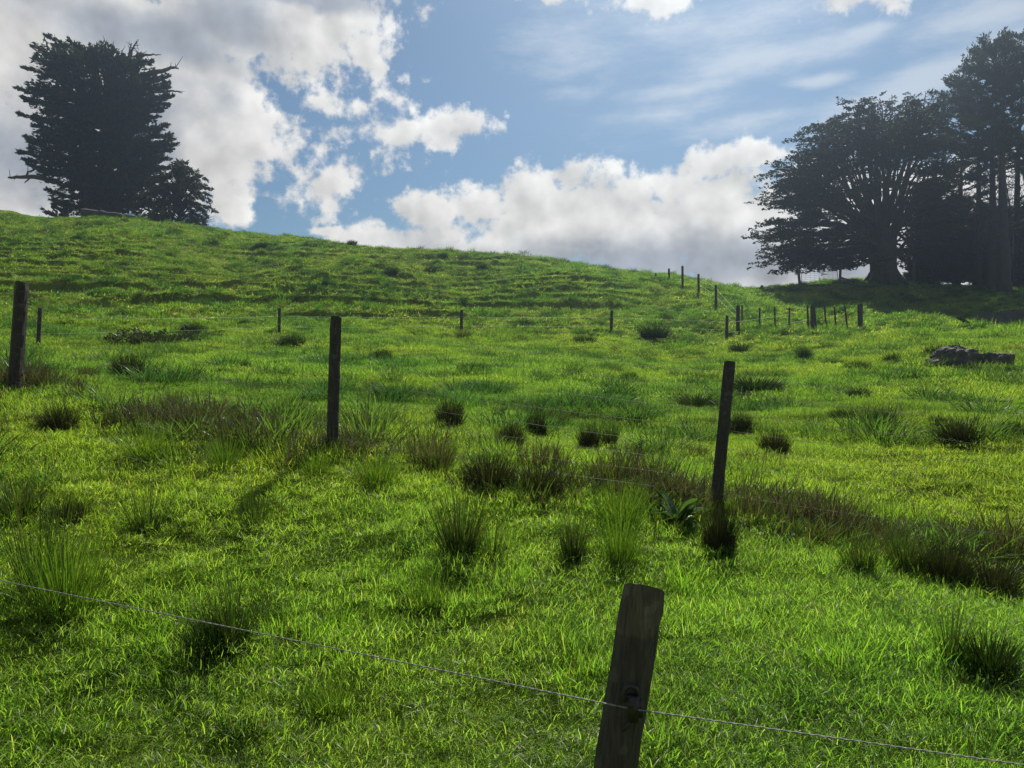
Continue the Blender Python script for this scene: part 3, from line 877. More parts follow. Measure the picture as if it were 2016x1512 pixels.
# middle fence: sheep netting on three visible posts
mf = thing('wire_fence', (-1.53, 6.36, float(H(np.array([-1.53]), np.array([6.36]))[0])), 'middle fence of fine sheep netting on three grey wooden posts', 'fence', FEN)
mp = []
for j, (ut, vt, ub, vb_, Y, rp) in enumerate([(43, 557, 28, 775, 7.84, 12.5), (662, 625, 654, 892, 6.36, 11.5), (1437, 713, 1409, 1004, 5.85, 11.5)]):
    b, t, o = add_post(mf, ut, vt, ub, vb_, Y, rp, seed=30 + j, slant=-.1)
    mp.append((b, t))
for (x_, y_), sd in (((-9.0, 9.6), 41), ((4.6, 5.25), 42)):
    gz = float(H(np.array([x_]), np.array([y_]))[0])
    o = link('post', post_mesh('post', np.array([x_ + .04, y_, gz + 1.1]), np.array([x_, y_, gz - .3]), .052, M_POST, seed=sd), mf)
    o.location = np.array([x_, y_, gz - .3]) - np.array(mf.location)
    mp.append((np.array([x_, y_, gz]), np.array([x_ + .04, y_, gz + 1.1])))
mp.sort(key=lambda q: q[0][0])
net = Tubes(); bot = []
offv = np.array([0, -.058, 0])
for (b0, t0), (b1, t1) in zip(mp[:-1], mp[1:]):
    L = np.linalg.norm(b1 - b0); n = max(2, int(L / .30))
    hs = [.13, .23, .34, .46, .59, .73, .88, 1.0]
    for hgt in hs[1:]:
        t = np.linspace(0, 1, n + 1)
        P = (b0 + (t0 - b0) * hgt * .92)[None] * (1 - t)[:, None] + (b1 + (t1 - b1) * hgt * .92)[None] * t[:, None]
        P[:, 2] += R.normal(0, .004, n + 1) - .05 * t * (1 - t); P += offv
        net.add(P, .00125, 4)
    for i in range(1, n):
        t = i / n
        B = b0 * (1 - t) + b1 * t; Tt = t0 * (1 - t) + t1 * t
        k = np.linspace(.10, .92, 9)
        P = B[None] + (Tt - B)[None] * k[:, None]; P[:, 0] += R.normal(0, .005, 9); P[:, 2] -= .05 * t * (1 - t); P += offv
        net.add(P, .00115, 4)
link('netting', net.mesh('netting', M_RUST, mf.location), mf)
wire_mesh('wire', [b + (t - b) * .115 + offv for b, t in mp], .0022, M_BOTTOM, mf, sag=.006)

# far fence across the paddock
p0 = at(907, 657, 33)
ff = thing('wire_fence', p0, 'far fence of thin spaced posts crossing the paddock below the hill', 'fence', FEN)
fp = []
for j, (u, vt, vb_, Y, rp) in enumerate([(77, 607, 684, 21.8, 4.2), (549.5, 607, 664, 28.5, 3.2), (908, 611, 658, 33, 3.0), (1203.5, 612, 657, 36, 2.9), (1430.5, 622, 664, 36.5, 3.2)]):
    b, t, o = add_post(ff, u + (1 if j else 2), vt, u - (0 if j else 2), vb_, Y, rp, seed=50 + j, sides=10); fp.append((b, t))
for hgt in (.35, .72):
    wire_mesh('wire', [b + (t - b) * hgt + [0, -.07, 0] for b, t in fp], .0035, M_TAPE, ff, sag=.004)

# fence on the ridge
rf = thing('wire_fence', at(1343, 557, 50), 'row of posts running down the ridge against the sky', 'fence', FEN)
rp_ = []
for j, (u, vt, vb_, Y, w_) in enumerate([(1270, 541, 550, 56, 1.6), (1291, 538, 552, 54, 1.7), (1317, 529, 554, 52, 2.1), (1343.5, 524, 560, 50, 2.5), (1375, 540, 574, 47.5, 2.4), (1409.5, 562, 602, 44, 2.6)]):
    b, t, o = add_post(rf, u, vt, u + .3, vb_, Y, w_, seed=60 + j, sides=10); rp_.append((b, t))
for hgt in (.45, .85):
    wire_mesh('wire', [b + (t - b) * hgt + [0, -.06, 0] for b, t in rp_] + [at(1452, 640 - 28 * hgt, 38)], .004, M_TAPE, rf)
lone = thing('fence_post', at(1500, 576, 57), 'single short dark post on the skyline left of the gate', 'post')
add_post(lone, 1500, 562, 1500, 577, 57, 2.3, seed=70, sides=10)

# batten fence right of the far corner
bf = thing('wire_fence', at(1600, 648, 37.5), 'short fence of thick strainer posts and thin dark battens', 'fence', FEN)
bp = {}
for j, (ut, vt, ub, vb_, Y, w_, nm) in enumerate([
        (1453, 602, 1452.5, 654, 38, 3.7, 'post'), (1461, 601, 1460.5, 648, 40, 1.6, 'batten'), (1495.5, 606, 1494.5, 656, 38, 1.9, 'batten'),
        (1525, 604, 1526, 652, 38, 1.7, 'batten'), (1554.5, 606, 1553, 647, 38, 1.7, 'batten'), (1589.5, 601, 1591, 643, 38, 1.9, 'batten'),
        (1599, 603, 1600, 650, 37.5, 3.6, 'post'), (1603, 604, 1607, 648, 37.5, 1.6, 'batten'), (1623.5, 605, 1627, 648, 37.5, 1.7, 'batten'),
        (1642.5, 604, 1646.5, 650, 37.5, 1.7, 'batten'), (1663, 602, 1668.5, 649, 37.5, 1.7, 'batten'), (1690, 600, 1691, 647, 37.7, 2.0, 'batten'), (1695, 599, 1695, 650, 37.5, 3.4, 'post')]):
    b, t, o = add_post(bf, ut, vt, ub, vb_, Y, w_, name=nm, seed=80 + j, sides=10); bp[j] = (b, t)
wire_mesh('wire', [at(1430, 636, 36.45), at(1495, 628, 37.9), at(1525, 624, 37.9), at(1554, 618, 37.9)], .008, M_TAPE, bf)
wire_mesh('wire', [at(1430, 655, 36.45), at(1495, 647, 37.9), at(1525, 642, 37.9), at(1554, 636, 37.9), at(1590, 630, 37.9)], .008, M_TAPE, bf)
wire_mesh('wire', [at(1600, 625, 37.4), at(1626, 627, 37.4), at(1645, 627, 37.4), at(1666, 626, 37.4), at(1694, 624, 37.4)], .003, M_RUST, bf)

# farm gate under the spreading tree
gt = thing('farm_gate', at(1614, 566, 57), 'rusty tube and mesh gate hung between two posts under the big tree', 'gate')
add_post(gt, 1571.5, 532, 1576, 571, 56, 2.6, name='gate_post', seed=91, sides=10)
add_post(gt, 1655, 513, 1653.5, 563, 58, 2.5, name='gate_post', seed=92, sides=10)
G = lambda u, v: at(u, v, 56 + 2 * (u - 1576) / 78)
fr = Tubes()
for a, b in (((1577.5, 536), (1648, 533.5)), ((1579, 558.5), (1649.5, 551.5)), ((1577.5, 536), (1579.5, 568)), ((1648, 533), (1650.5, 560)), ((1614.5, 555), (1615, 566))):
    fr.add(np.array([G(*a), G(*b)]), .022, 6)
gl = link('gate_leaf', fr.mesh('gate_leaf', M_GATE, gt.location), gt)
ms = Tubes()
for k in range(1, 6):
    ms.add(np.array([G(1577.7, 536 + 22.5 * k / 6), G(1648.3, 533.5 + 18 * k / 6)]), .008, 4)
for k in range(1, 8):
    u_ = 1577.5 + 70.5 * k / 8
    ms.add(np.array([G(u_, 536 - 2.5 * k / 8), G(u_ + .3, 558.5 - 7 * k / 8)]), .007, 4)
link('mesh_panel', ms.mesh('mesh_panel', M_GATE, gt.location), gl)
for a, b in ((at(1656, 546, 58), at(1684, 556, 57.6)), (at(1657, 547, 58.1), at(1668, 560, 57.8)), (at(1575, 563, 56), at(1567, 572, 55.8))):
    br = Tubes(); br.add(np.array([a, b]), .055, 6); link('brace', br.mesh('brace', M_POST, gt.location), gt)
for j, (u, vt, vb_, Y, w_, lab) in enumerate([(1769, 543, 557, 60, 2.0, 'short post at the right foot of the big spreading tree'), (1799, 505, 556, 61, 3.0, 'dark tall post in the gap between big tree and dense dark tree'),
                                             (1996, 570, 590, 56, 2.4, 'short post between the two pine trunks at the right edge')]):
    q = thing('fence_post', at(u, vb_, Y), lab, 'post'); add_post(q, u, vt, u, vb_ + 2, Y, w_, seed=95 + j, sides=10)

# ------------------------------------------------------------------ rocks, trough, log
def lump(name, c, sx, sy, sz, seed, mat, flat_top=.75, parent=None, flute=0.0, e=.55):
    rs = np.random.RandomState(seed)
    n, m = 40, 64
    ph = np.linspace(-.45, 1, n) * np.pi / 2; th = np.linspace(0, 2 * np.pi, m, endpoint=False)
    PH, TH = np.meshgrid(ph, th, indexing='ij')
    cx_ = np.sign(np.cos(PH)) * np.abs(np.cos(PH)) ** e; sz_ = np.sign(np.sin(PH)) * np.abs(np.sin(PH)) ** .7
    d = 1 + .20 * fbm(np.cos(TH) * 1.2 + seed, np.sin(TH) * 1.2 + PH * 1.2, seed, 4) + .045 * gnoise(np.cos(TH) * 4 + 20, PH * 5 + np.sin(TH) * 4, seed + 3)
    ct = np.cos(TH); st_ = np.sin(TH)
    sq = 1 / np.maximum(np.abs(ct), np.abs(st_)) ** .55
    d = d * (1 - flute * .10 * np.abs(np.sin(TH * 7 + rs.rand() * 3)) * (1 - sz_ * .5))
    X = sx * cx_ * ct * sq * d; Yy = sy * cx_ * st_ * sq * d
    Z = sz * np.minimum(sz_ * d, flat_top + .06 * fbm(X * 3 / sx, Yy * 3 / sy, seed + 9, 3))
    V = np.stack([X, Yy, Z], -1).reshape(-1, 3)
    idx = np.arange(n * m).reshape(n, m)
    Q = np.stack([idx[:-1], np.roll(idx[:-1], -1, 1), np.roll(idx[1:], -1, 1), idx[1:]], -1).reshape(-1, 4)
    o = link(name, mesh_np(name, V, [Q], mat, False), parent)
    o.location = c
    return o


ro = ground_px(1925, 722); k_ = ro[1] / F
rk = thing('rock_outcrop', ro, 'weathered grey rock outcrop half sunk in the right paddock', 'rock')
lump('boulder', (-28 * k_, .35, 0), 42 * k_, .5, 38 * k_, 11, M_ROCK, 1.3, rk, e=.8)
lump('boulder', (36 * k_, 0, -.02), 27 * k_, .36, 44 * k_, 14, M_ROCK, .62, rk, flute=1.0)
lump('boulder', (-58 * k_, .3, 0), 26 * k_, .35, 20 * k_, 17, M_ROCK, 1.3, rk, e=.9)

tr = at(1975, 647, 37.5); kt = tr[1] / F
tq = thing('water_trough', tr, 'long dark concrete trough in the tree shade at the right edge', 'trough')


def trough(sx, sy, h, t):
    T = Tubes()
    T.box((0, -sy / 2 + t / 2, h / 2), sx, t, h); T.box((0, sy / 2 - t / 2, h / 2), sx, t, h)
    T.box((-sx / 2 + t / 2, 0, h / 2 - .001), t, sy - 2 * t, h - .002); T.box((sx / 2 - t / 2, 0, h / 2 - .001), t, sy - 2 * t, h - .002)
    T.box((0, 0, h * .4), sx - 2 * t, sy - 2 * t, .04)
    return T


o = link('basin', trough(62 * kt, .9, 32 * kt, .10).mesh('basin', M_CONC, smooth=False), tq); o.location = (-18 * kt, 0, -.02)
o = link('basin', trough(74 * kt, 1.1, 38 * kt, .10).mesh('basin', M_CONC, smooth=False), tq); o.location = (52 * kt, .3, -.02)
pl_ = ground_px(1905, 643); T = Tubes(); T.box((0, 0, .14), 1.15, .22, .06, .3, -.42)
o = link('plank', T.mesh('plank', M_DEAD, smooth=False)); o.location = pl_; tag(o, 'pale weathered plank sloping down to the left end of the trough', 'plank')

# ------------------------------------------------------------------ trees
def bez(a, c, b, n=8):
    t = np.linspace(0, 1, n)[:, None]
    return (1 - t) ** 2 * a + 2 * t * (1 - t) * c + t * t * b


def foliate(lv, P, L, dens=4.5, leaf=26, ll=.30, lw=.12, t0=.25, slen=(.5, 1.2), ang=(20, 65), W=.35, thick=.2, up=.1):
    n = max(3, int(L * dens)); m = len(P)
    c = R.rand()
    for i in range(n):
        t = t0 + (1 - t0) * (i + R.rand()) / n
        f = t * (m - 1); j = min(int(f), m - 2)
        p = P[j] + (P[j + 1] - P[j]) * (f - j); d = P[j + 1] - P[j]; d = d / (np.linalg.norm(d) + 1e-9)
        a = rad(R.uniform(*ang)) * R.choice([-1, 1])
        ca, sa = math.cos(a), math.sin(a)
        d2 = np.array([d[0] * ca - d[1] * sa, d[0] * sa + d[1] * ca, d[2] + R.normal(.05, .15)])
        sl = R.uniform(*slen) * (1 - .35 * t)
        lv.spray(p, d2, sl, W * sl, leaf, ll, lw, thick, .6, up, c * .6 + .4 * R.rand())
    lv.spray(P[-1] - (P[-1] - P[-2]) * .5, P[-1] - P[-2], slen[1] * .7, W * .6, leaf, ll, lw, thick, .5, up, c)


def tree_root(name, base, lab, grp=None):
    return thing(name, base, lab, 'tree', grp)


def finish_tree(root, wood, lv, wm, lm, trunk='trunk', crown='crown'):
    if wood is not None and wood.V: link(trunk, wood.mesh(trunk, wm, root.location), root)
    if lv is not None and lv.P: link(crown, lv.mesh(crown, lm, root.location), root)


# --- storm-broken macrocarpa on the left skyline
def left_tree():
    Y0 = 88.0; k = Y0 / F
    base = at(205, 437, Y0); base[2] = float(H(base[:1], base[1:2])[0])
    root = tree_root('macrocarpa_tree', base, 'big dark storm broken conifer on the left skyline with dead snags at top')
    wood, lv = Tubes(), Leaves()
    ax0, axt = base, at(205, 110, Y0)
    top = axt[2]
    wood.add(np.array([ax0 - [0, 0, .6], ax0 + [0, 0, 2], ax0 + [0.2, 0, 7], at(216, 130, Y0)]), [1.7, 1.25, .95, .5], 12)
    wood.add(np.array([ax0 + [-.5, .5, 1], at(170, 300, Y0 + .8), at(150, 150, Y0 + 1)]), [.8, .6, .2], 8)
    wood.add(np.array([ax0 + [.6, -.4, 1], at(250, 300, Y0 - .6), at(262, 140, Y0 - .8)]), [.8, .6, .2], 8)
    zpix = lambda v: at(0, v, Y0)[2]
    xs = lambda u: at(u, 400, Y0)[0]
    tipsL = [(22, 175), (39, 135), (58, 118), (60, 98), (86, 75), (38, 196), (45, 200), (31, 227), (60, 236), (57, 250), (42, 273), (50, 282), (29, 302), (39, 316), (48, 326), (72, 338), (87, 377), (96, 397), (84, 422), (70, 150), (50, 178), (75, 262)]
    tipsR = [(339, 153), (336, 166), (338, 172), (345, 190), (336, 206), (329, 216), (316, 232), (335, 248), (342, 266), (348, 276), (351, 284), (346, 296), (340, 314), (345, 330), (340, 350), (348, 372), (335, 400), (342, 424), (300, 120), (318, 145)]
    tipsT = [(108, 90), (128, 88), (151, 87), (170, 96), (185, 108), (236, 114), (262, 108), (250, 112), (285, 122), (140, 96), (165, 104)]
    pl = np.array(sorted((v, xs(205) - xs(u)) for u, v in tipsL)); pr = np.array(sorted((v, xs(u) - xs(205)) for u, v in tipsR))

    def prof(v, side):
        q = pl if side < 0 else pr
        return np.interp(v, q[:, 0], q[:, 1])

    def branch(tip, sag=.12, r0=.13, dens=4.6, leaf=30, org=None):
        dv = tip - (np.array([base[0], base[1], tip[2] - .2]) if org is None else org)
        tip = tip - dv / np.linalg.norm(dv) * .8
        L = np.linalg.norm((tip - base)[:2])
        o_ = np.array([base[0] + (tip[0] - base[0]) * .06, base[1] + (tip[1] - base[1]) * .06, np.clip(tip[2] - .10 * L + R.normal(0, .3), base[2] + .4, top - .6)]) if org is None else org
        mid = o_ * .45 + tip * .55 + np.array([0, 0, -.05 * L - R.rand() * .06 * L])
        P = bez(o_, mid, tip, 9); P[1:-1] += R.normal(0, .06, (7, 3))
        wood.add(P, np.linspace(r0 * 1.2, .03, 9), 5)
        Lb = np.linalg.norm(tip - o_)
        foliate(lv, P, Lb, dens * .85, leaf, .37, .16, .22, (.65, 1.5), (15, 60), .32, .30, .15)
    for u, v in tipsL + tipsR:
        branch(at(u, v, Y0 + R.uniform(-1, 1)), dens=5.5, leaf=34)
    for u, v in tipsT:
        t = at(u, v, Y0 + R.uniform(-1.5, 1.5))
        branch(t, dens=6, org=np.array([base[0] + (t[0] - base[0]) * .55, t[1], t[2] - 2.6]))
    for i in range(190):
        v = 110 + 318 * R.rand() ** .9
        az = R.rand() * 2 * np.pi
        cs = math.cos(az)
        L = prof(v, cs) * R.uniform(.48, .80 if cs > 0 else .74)
        Lb = L * (abs(cs) + (1 - abs(cs)) * .9)
        if cs < 0 and v > 335: Lb *= .72
        z = zpix(v)
        tip = np.array([base[0] + cs * Lb, base[1] + math.sin(az) * min(Lb, 7), z])
        branch(tip, dens=4.2, leaf=28)
    for i in range(420):      # dense inner foliage
        v = 120 + 310 * R.rand(); q = R.rand() ** .5 * .62; az = R.rand() * 6.283
        L = prof(v, math.cos(az)) * q
        p = np.array([base[0] + math.cos(az) * L, base[1] + math.sin(az) * min(L, 5), zpix(v)])
        lv.spray(p, np.array([math.cos(az), math.sin(az), R.uniform(-.1, .5)]), 1.8, .85, 46, .52, .25, .5, .8, .1)
    # dead snags
    def snag(pts_, r0, r1=.015, tw=0):
        P = np.array([at(u, v, Y0 + dy) for u, v, dy in pts_])
        t = np.linspace(0, 1, len(P)); tt = np.linspace(0, 1, 12)
        P = np.stack([np.interp(tt, t, P[:, i]) for i in range(3)], 1); P[1:-1] += R.normal(0, r0 * .25, (10, 3))
        dead = Tubes(); dead.add(P, np.linspace(r0 * 1.5, r1 * 1.8, 12), 6)
        for j in range(tw):
            a = P[R.randint(4, 11)]; dead.add(np.array([a, a + R.normal(0, .5, 3) + [0, 0, .3]]), [.055, .018], 4)
        link('dead_snag', dead.mesh('dead_snag', M_DEAD, root.location), root)
    snag([(120, 362, 0), (95, 353, -.2), (60, 347, -.3), (30, 350, -.3), (16, 349, -.3)], .26, .06, 4)
    snag([(60, 350, -.3), (52, 357, -.3), (48, 360, -.3)], .07, .02)
    snag([(52, 348, -.3), (55, 338, -.2), (80, 330, 0)], .10, .03, 3)
    snag([(214, 140, 0), (218, 110, 0), (221, 88, 0)], .34, .10, 6)
    snag([(214, 120, 0), (209, 100, 0), (206, 86, 0), (213, 83, 0)], .16, .02, 8)
    snag([(208, 118, 0), (200, 100, 0), (197, 92, 0)], .1, .015, 4)
    snag([(275, 125, 0), (274, 108, 0), (280, 105, 0)], .3, .12, 3)
    snag([(270, 112, 0), (290, 108, 0), (317, 108, 0)], .14, .02, 5)
    snag([(250, 118, 0), (262, 95, 0), (273, 77, 0)], .14, .015, 7)
    snag([(252, 115, 0), (257, 95, 0), (259, 84, 0)], .1, .015, 4)
    snag([(240, 122, 0), (239, 108, 0), (240, 99, 0)], .07, .015, 2)
    snag([(295, 145, 0), (325, 138, 0), (345, 132, 0), (352, 136, 0)], .2, .03, 6)
    snag([(300, 182, 0), (335, 179, 0), (350, 180, 0), (359, 183, 0)], .10, .025, 3)
    snag([(315, 200, 0), (335, 192, 0), (345, 188, 0)], .14, .05, 2)
    snag([(95, 98, 0), (92, 84, 0), (86, 74, 0)], .1, .015, 5)
    finish_tree(root, wood, lv, M_BARK, M_LEFT)
    # fallen log at its foot
    a = at(162, 418, 69.2); b = at(268, 428, 68.6)
    a[2] = float(H(a[:1], a[1:2])[0]) + .55; b[2] = float(H(b[:1], b[1:2])[0]) + .28
    T = Tubes(); P = bez(a, (a + b) / 2 + [0, 0, .1], b, 14); P[1:-1] += R.normal(0, .04, (12, 3))
    T.add(P, np.linspace(.40, .20, 14) * (1 + R.normal(0, .06, 14)), 10)
    T.add(np.array([P[4], P[4] + [.3, -.2, .5]]), [.12, .04], 6)
    lo = link('fallen_log', T.mesh('fallen_log', M_DEAD, a)); lo.location = a
    tag(lo, 'fallen grey log lying at the foot of the dark broken conifer', 'log')


left_tree()


def droop_tree():
    Y0 = 78.0
    base = at(352, 445, Y0); base[2] = float(H(base[:1], base[1:2])[0])
    root = tree_root('drooping_tree', base, 'small loose drooping tree right of the dark broken conifer')
    wood, lv = Tubes(), Leaves()
    tips = [(362, 320), (372, 330), (388, 336), (386, 348), (396, 362), (412, 378), (405, 390), (398, 404), (340, 330), (325, 345), (315, 365), (404, 416), (350, 322), (330, 372), (390, 378), (375, 352), (398, 428), (310, 392), (400, 440), (385, 436), (378, 445), (345, 352), (360, 362), (338, 400), (370, 400), (300, 345), (295, 370), (305, 410), (290, 425), (320, 430), (300, 440), (340, 436)]
    for u, v in tips + [(t[0] + R.normal(0, 10), t[1] + 22 * R.rand()) for t in tips] + [(t[0] * .7 + 106 + R.normal(0, 8), t[1] + 30 * R.rand()) for t in tips]:
        t = at(u, v, Y0 + R.uniform(-2, 2))
        t[2] = max(t[2], base[2] - .3)
        o_ = base + np.array([R.normal(0, .25), R.normal(0, .25), .3 + .45 * max(0, t[2] - base[2])])
        mid = (o_ + t) / 2 + np.array([0, 0, .9 + .2 * (t[2] - base[2])])
        P = bez(o_, mid, t + [0, 0, -.25], 9)
        wood.add(P, np.linspace(.09, .012, 9), 5)
        foliate(lv, P, np.linalg.norm(t - o_), 3.6, 15, .34, .125, .35, (.45, .95), (20, 80), .34, .45, -.35)
    for i in range(26):      # bare fine twigs at the lower right
        a = at(R.uniform(375, 398), R.uniform(420, 446), Y0 - 1); b = a + np.array([R.uniform(.5, 1.6), R.uniform(-.5, .5), R.uniform(-.2, .7)])
        wood.add(np.array([a, (a + b) / 2 + R.normal(0, .08, 3), b]), [.025, .018, .008], 4)
    finish_tree(root, wood, lv, M_BARK, M_DROOP)


droop_tree()


# --- great spreading tree by the gate
def spread_tree():
    Y0 = 60.5; k = Y0 / F
    base = at(1741, 556, Y0); base[2] = float(H(base[:1], base[1:2])[0])
    root = tree_root('spreading_tree', base, 'great spreading layered tree with a thick flared trunk beside the gate')
    wood, lv = Tubes(), Leaves()
    fork = at(1735, 455, Y0)
    zz = np.linspace(0, 1, 12)
    P = base + (fork - base) * zz[:, None]
    rr = np.interp(zz, [0, .06, .16, .35, .6, 1], [1.5, 1.2, 1.04, .98, 1.1, .85])
    P[0, 2] -= .6
    wood.add(P, rr, 16)
    for a in np.linspace(0, 6.28, 8)[:-1]:      # root buttresses
        d = np.array([math.cos(a), math.sin(a), 0])
        wood.add(np.array([base + d * .7 + [0, 0, .9], base + d * 1.2 + [0, 0, .2], base + d * 1.9 + [0, 0, -.3]]), [.35, .28, .12], 7)
    shell = [(1515, 328), (1535, 318), (1553, 294), (1568, 270), (1582, 248), (1610, 250), (1635, 227), (1666, 217), (1690, 197), (1715, 195), (1732, 190), (1756, 183), (1786, 186), (1823, 179), (1838, 196), (1850, 225),
             (1504, 383), (1516, 402), (1530, 395), (1497, 437), (1491, 468), (1494, 498), (1502, 520), (1523, 528), (1540, 532), (1563, 536), (1530, 500), (1510, 470), (1545, 440), (1530, 360), (1560, 340), (1600, 300),
             (1590, 508), (1615, 512), (1640, 515), (1660, 520), (1685, 528), (1700, 522), (1570, 480), (1600, 470), (1560, 520), (1625, 500), (1590, 380), (1580, 420), (1640, 280), (1700, 250), (1760, 235), (1810, 225), (1620, 350),
             (1850, 300), (1865, 350), (1860, 400), (1850, 440), (1835, 270), (1800, 500), (1780, 510), (1815, 480), (1830, 330)]
    crown_c = at(1700, 370, Y0)

    def limb(tip, r0=.21, leaf=22, plate=(1.1, 2.3), n_sp=11):
        d = tip - fork; L = np.linalg.norm(d)
        st_ = P[R.randint(5, 12)] + R.normal(0, .25, 3)
        mid = st_ * .5 + tip * .5 + np.array([0, 0, .16 * L if tip[2] < fork[2] + 4 else .02 * L]) + R.normal(0, .3, 3)
        B = bez(st_, mid, tip, 11); B[1:-1] += R.normal(0, .09, (9, 3))
        wood.add(B, np.linspace(r0, .03, 11), 6)
        out = B[-1] - B[-3]; out[2] *= .4; out /= np.linalg.norm(out) + 1e-9
        c = R.rand()
        for j in range(n_sp):
            f = R.uniform(.62, 1.0); q = f * 10; jj = min(int(q), 9)
            p = B[jj] + (B[jj + 1] - B[jj]) * (q - jj)
            a = R.normal(0, 50); ca, sa = math.cos(rad(a)), math.sin(rad(a))
            dd = np.array([out[0] * ca - out[1] * sa, out[0] * sa + out[1] * ca, R.normal(.0, .07)])
            sl = R.uniform(*plate)
            tw = np.array([p, p + dd * sl * .7]); wood.add(tw, [.03, .01], 4)
            for t in np.linspace(.15, 1, 5):
                pp = p + dd * sl * t + [0, 0, .06 * R.normal() + .10 - .14 * sl * t * t]
                a2 = R.normal(0, 40); c2, s2 = math.cos(rad(a2)), math.sin(rad(a2))
                lv.spray(pp, np.array([dd[0] * c2 - dd[1] * s2, dd[0] * s2 + dd[1] * c2, R.normal(.0, .10)]), R.uniform(.5, .95), .32, leaf, .23, .115, .20, .9, .05, c * .6 + .4 * R.rand())
    for u, v in shell:
        limb(at(u, v, Y0 + R.uniform(-2.5, 2.5)) - np.array([-.9 if u < 1640 else 0, 0, .15]), n_sp=10)
    # crown body: flat foliage decks filling the outline through its depth
    ol_v = [182, 195, 220, 248, 292, 328, 383, 437, 470, 500, 525]; ol_l = [1755, 1690, 1640, 1582, 1553, 1520, 1508, 1498, 1494, 1496, 1502]; ol_r = [1790, 1838, 1850, 1858, 1862, 1868, 1870, 1866, 1855, 1838, 1820]
    for i in range(88):
        v = 195 + 308 * R.rand()
        ul = np.interp(v, ol_v, ol_l) + 18; ur = np.interp(v, ol_v, ol_r) - 10
        u = ul + (ur - ul) * R.rand()
        dep = R.uniform(-1, 1) * 6.5 * math.sqrt(max(.05, 1 - ((u - (ul + ur) / 2) / ((ur - ul) / 2 + 1)) ** 2))
        if v > 470 and 1690 < u < 1790 and abs(dep) < 8: continue
        if v > 505 and u > 1650: continue
        if 365 < v < 470 and 1600 < u < 1810 and R.rand() < .75: continue
        limb(at(u, v, Y0 + dep), r0=.11, n_sp=8, leaf=22)
    finish_tree(root, wood, lv, M_BARK, M_CEDAR)


spread_tree()


def pine(u0, vb_, vt, Y0, lab, spread, crown_from, seed, r0=.5, lean=0, dens=1.0, grp='tall pines at the right edge'):
    global R
    keep = R; R = np.random.RandomState(seed)
    base = at(u0, vb_, Y0); base[2] = float(H(base[:1], base[1:2])[0])
    topz = at(u0, vt, Y0)[2]; Ht = topz - base[2]
    root = tree_root('pine_tree', base, lab, grp)
    wood, lv = Tubes(), Leaves()
    n = 14; t = np.linspace(0, 1, n)
    ax = np.stack([base[0] + lean * t + .15 * np.sin(t * 5 + seed), base[1] + .1 * np.sin(t * 4 + seed * 2), base[2] - .5 + (Ht + .5) * t], 1)
    wood.add(ax, r0 * (1 - .96 * t ** .8) * np.interp(t, [0, .05, 1], [1.35, 1, 1]), 10)
    z = .16
    while z < .995:
        q = (z - crown_from) / (1 - crown_from)
        pa = np.array([np.interp(z, t, ax[:, i]) for i in range(3)])
        nb = R.randint(3, 6)
        for j in range(nb):
            a = R.rand() * 6.283
            if q > 0:
                L = spread * (math.sin(math.pi * min(1, .18 + q * .80)) ** .7) * R.uniform(.6, 1.1) * (1 - .25 * q) + .3
                rise = R.uniform(.15, .55) * L * (.5 + q)
                tip = pa + np.array([math.cos(a) * L, math.sin(a) * L, rise])
                B = bez(pa, (pa + tip) / 2 - [0, 0, .10 * L], tip, 7)
                wood.add(B, np.linspace(.07, .014, 7), 4)
                foliate(lv, B, L * dens, 4.8, 24, .26, .075, .30, (.45, .95), (20, 70), .36, .55, .25)
            elif R.rand() < .75:
                L = spread * R.uniform(.35, .9)
                tip = pa + np.array([math.cos(a) * L, math.sin(a) * L, R.uniform(-.1, .5) * L])
                B = bez(pa, (pa + tip) / 2 + [0, 0, .08 * L], tip, 6); B[1:-1] += R.normal(0, .06, (4, 3))
                wood.add(B, np.linspace(.05, .010, 6), 4)
                for w_ in range(4):
                    s_ = B[R.randint(2, 6)]; wood.add(np.array([s_, s_ + R.normal(0, .45, 3) + [0, 0, .2]]), [.018, .007], 3)
                if R.rand() < .55: lv.spray(B[-2], tip - pa, .9, .32, 24, .24, .08, .5, .8, .2)
        z += R.uniform(.022, .042) if q > 0 else R.uniform(.03, .06)
    finish_tree(root, wood, lv, M_BARK, M_PINE)
    R = keep


pine(1886, 566, 150, 66, 'thinner left pine rising behind the spreading tree', 3.2, .40, 401, .26)
pine(1922, 572, 112, 63, 'pine with a pointed tip, second from the left in the tall group', 3.0, .46, 402, .34)
pine(1950, 578, 84, 60, 'tall pine with a sharp top and a bare straight trunk, middle of the group', 3.2, .52, 403, .42)
pine(1972, 582, 86, 57, 'thick trunked pine nearest the right edge of the group', 3.0, .56, 404, .52)
pine(2004, 580, 72, 62, 'tallest pine, cut by the right edge of the picture', 3.4, .48, 405, .38)
pine(2075, 590, 90, 58, 'pine standing just outside the right edge, shading the slope', 3.6, .45, 406, .5)


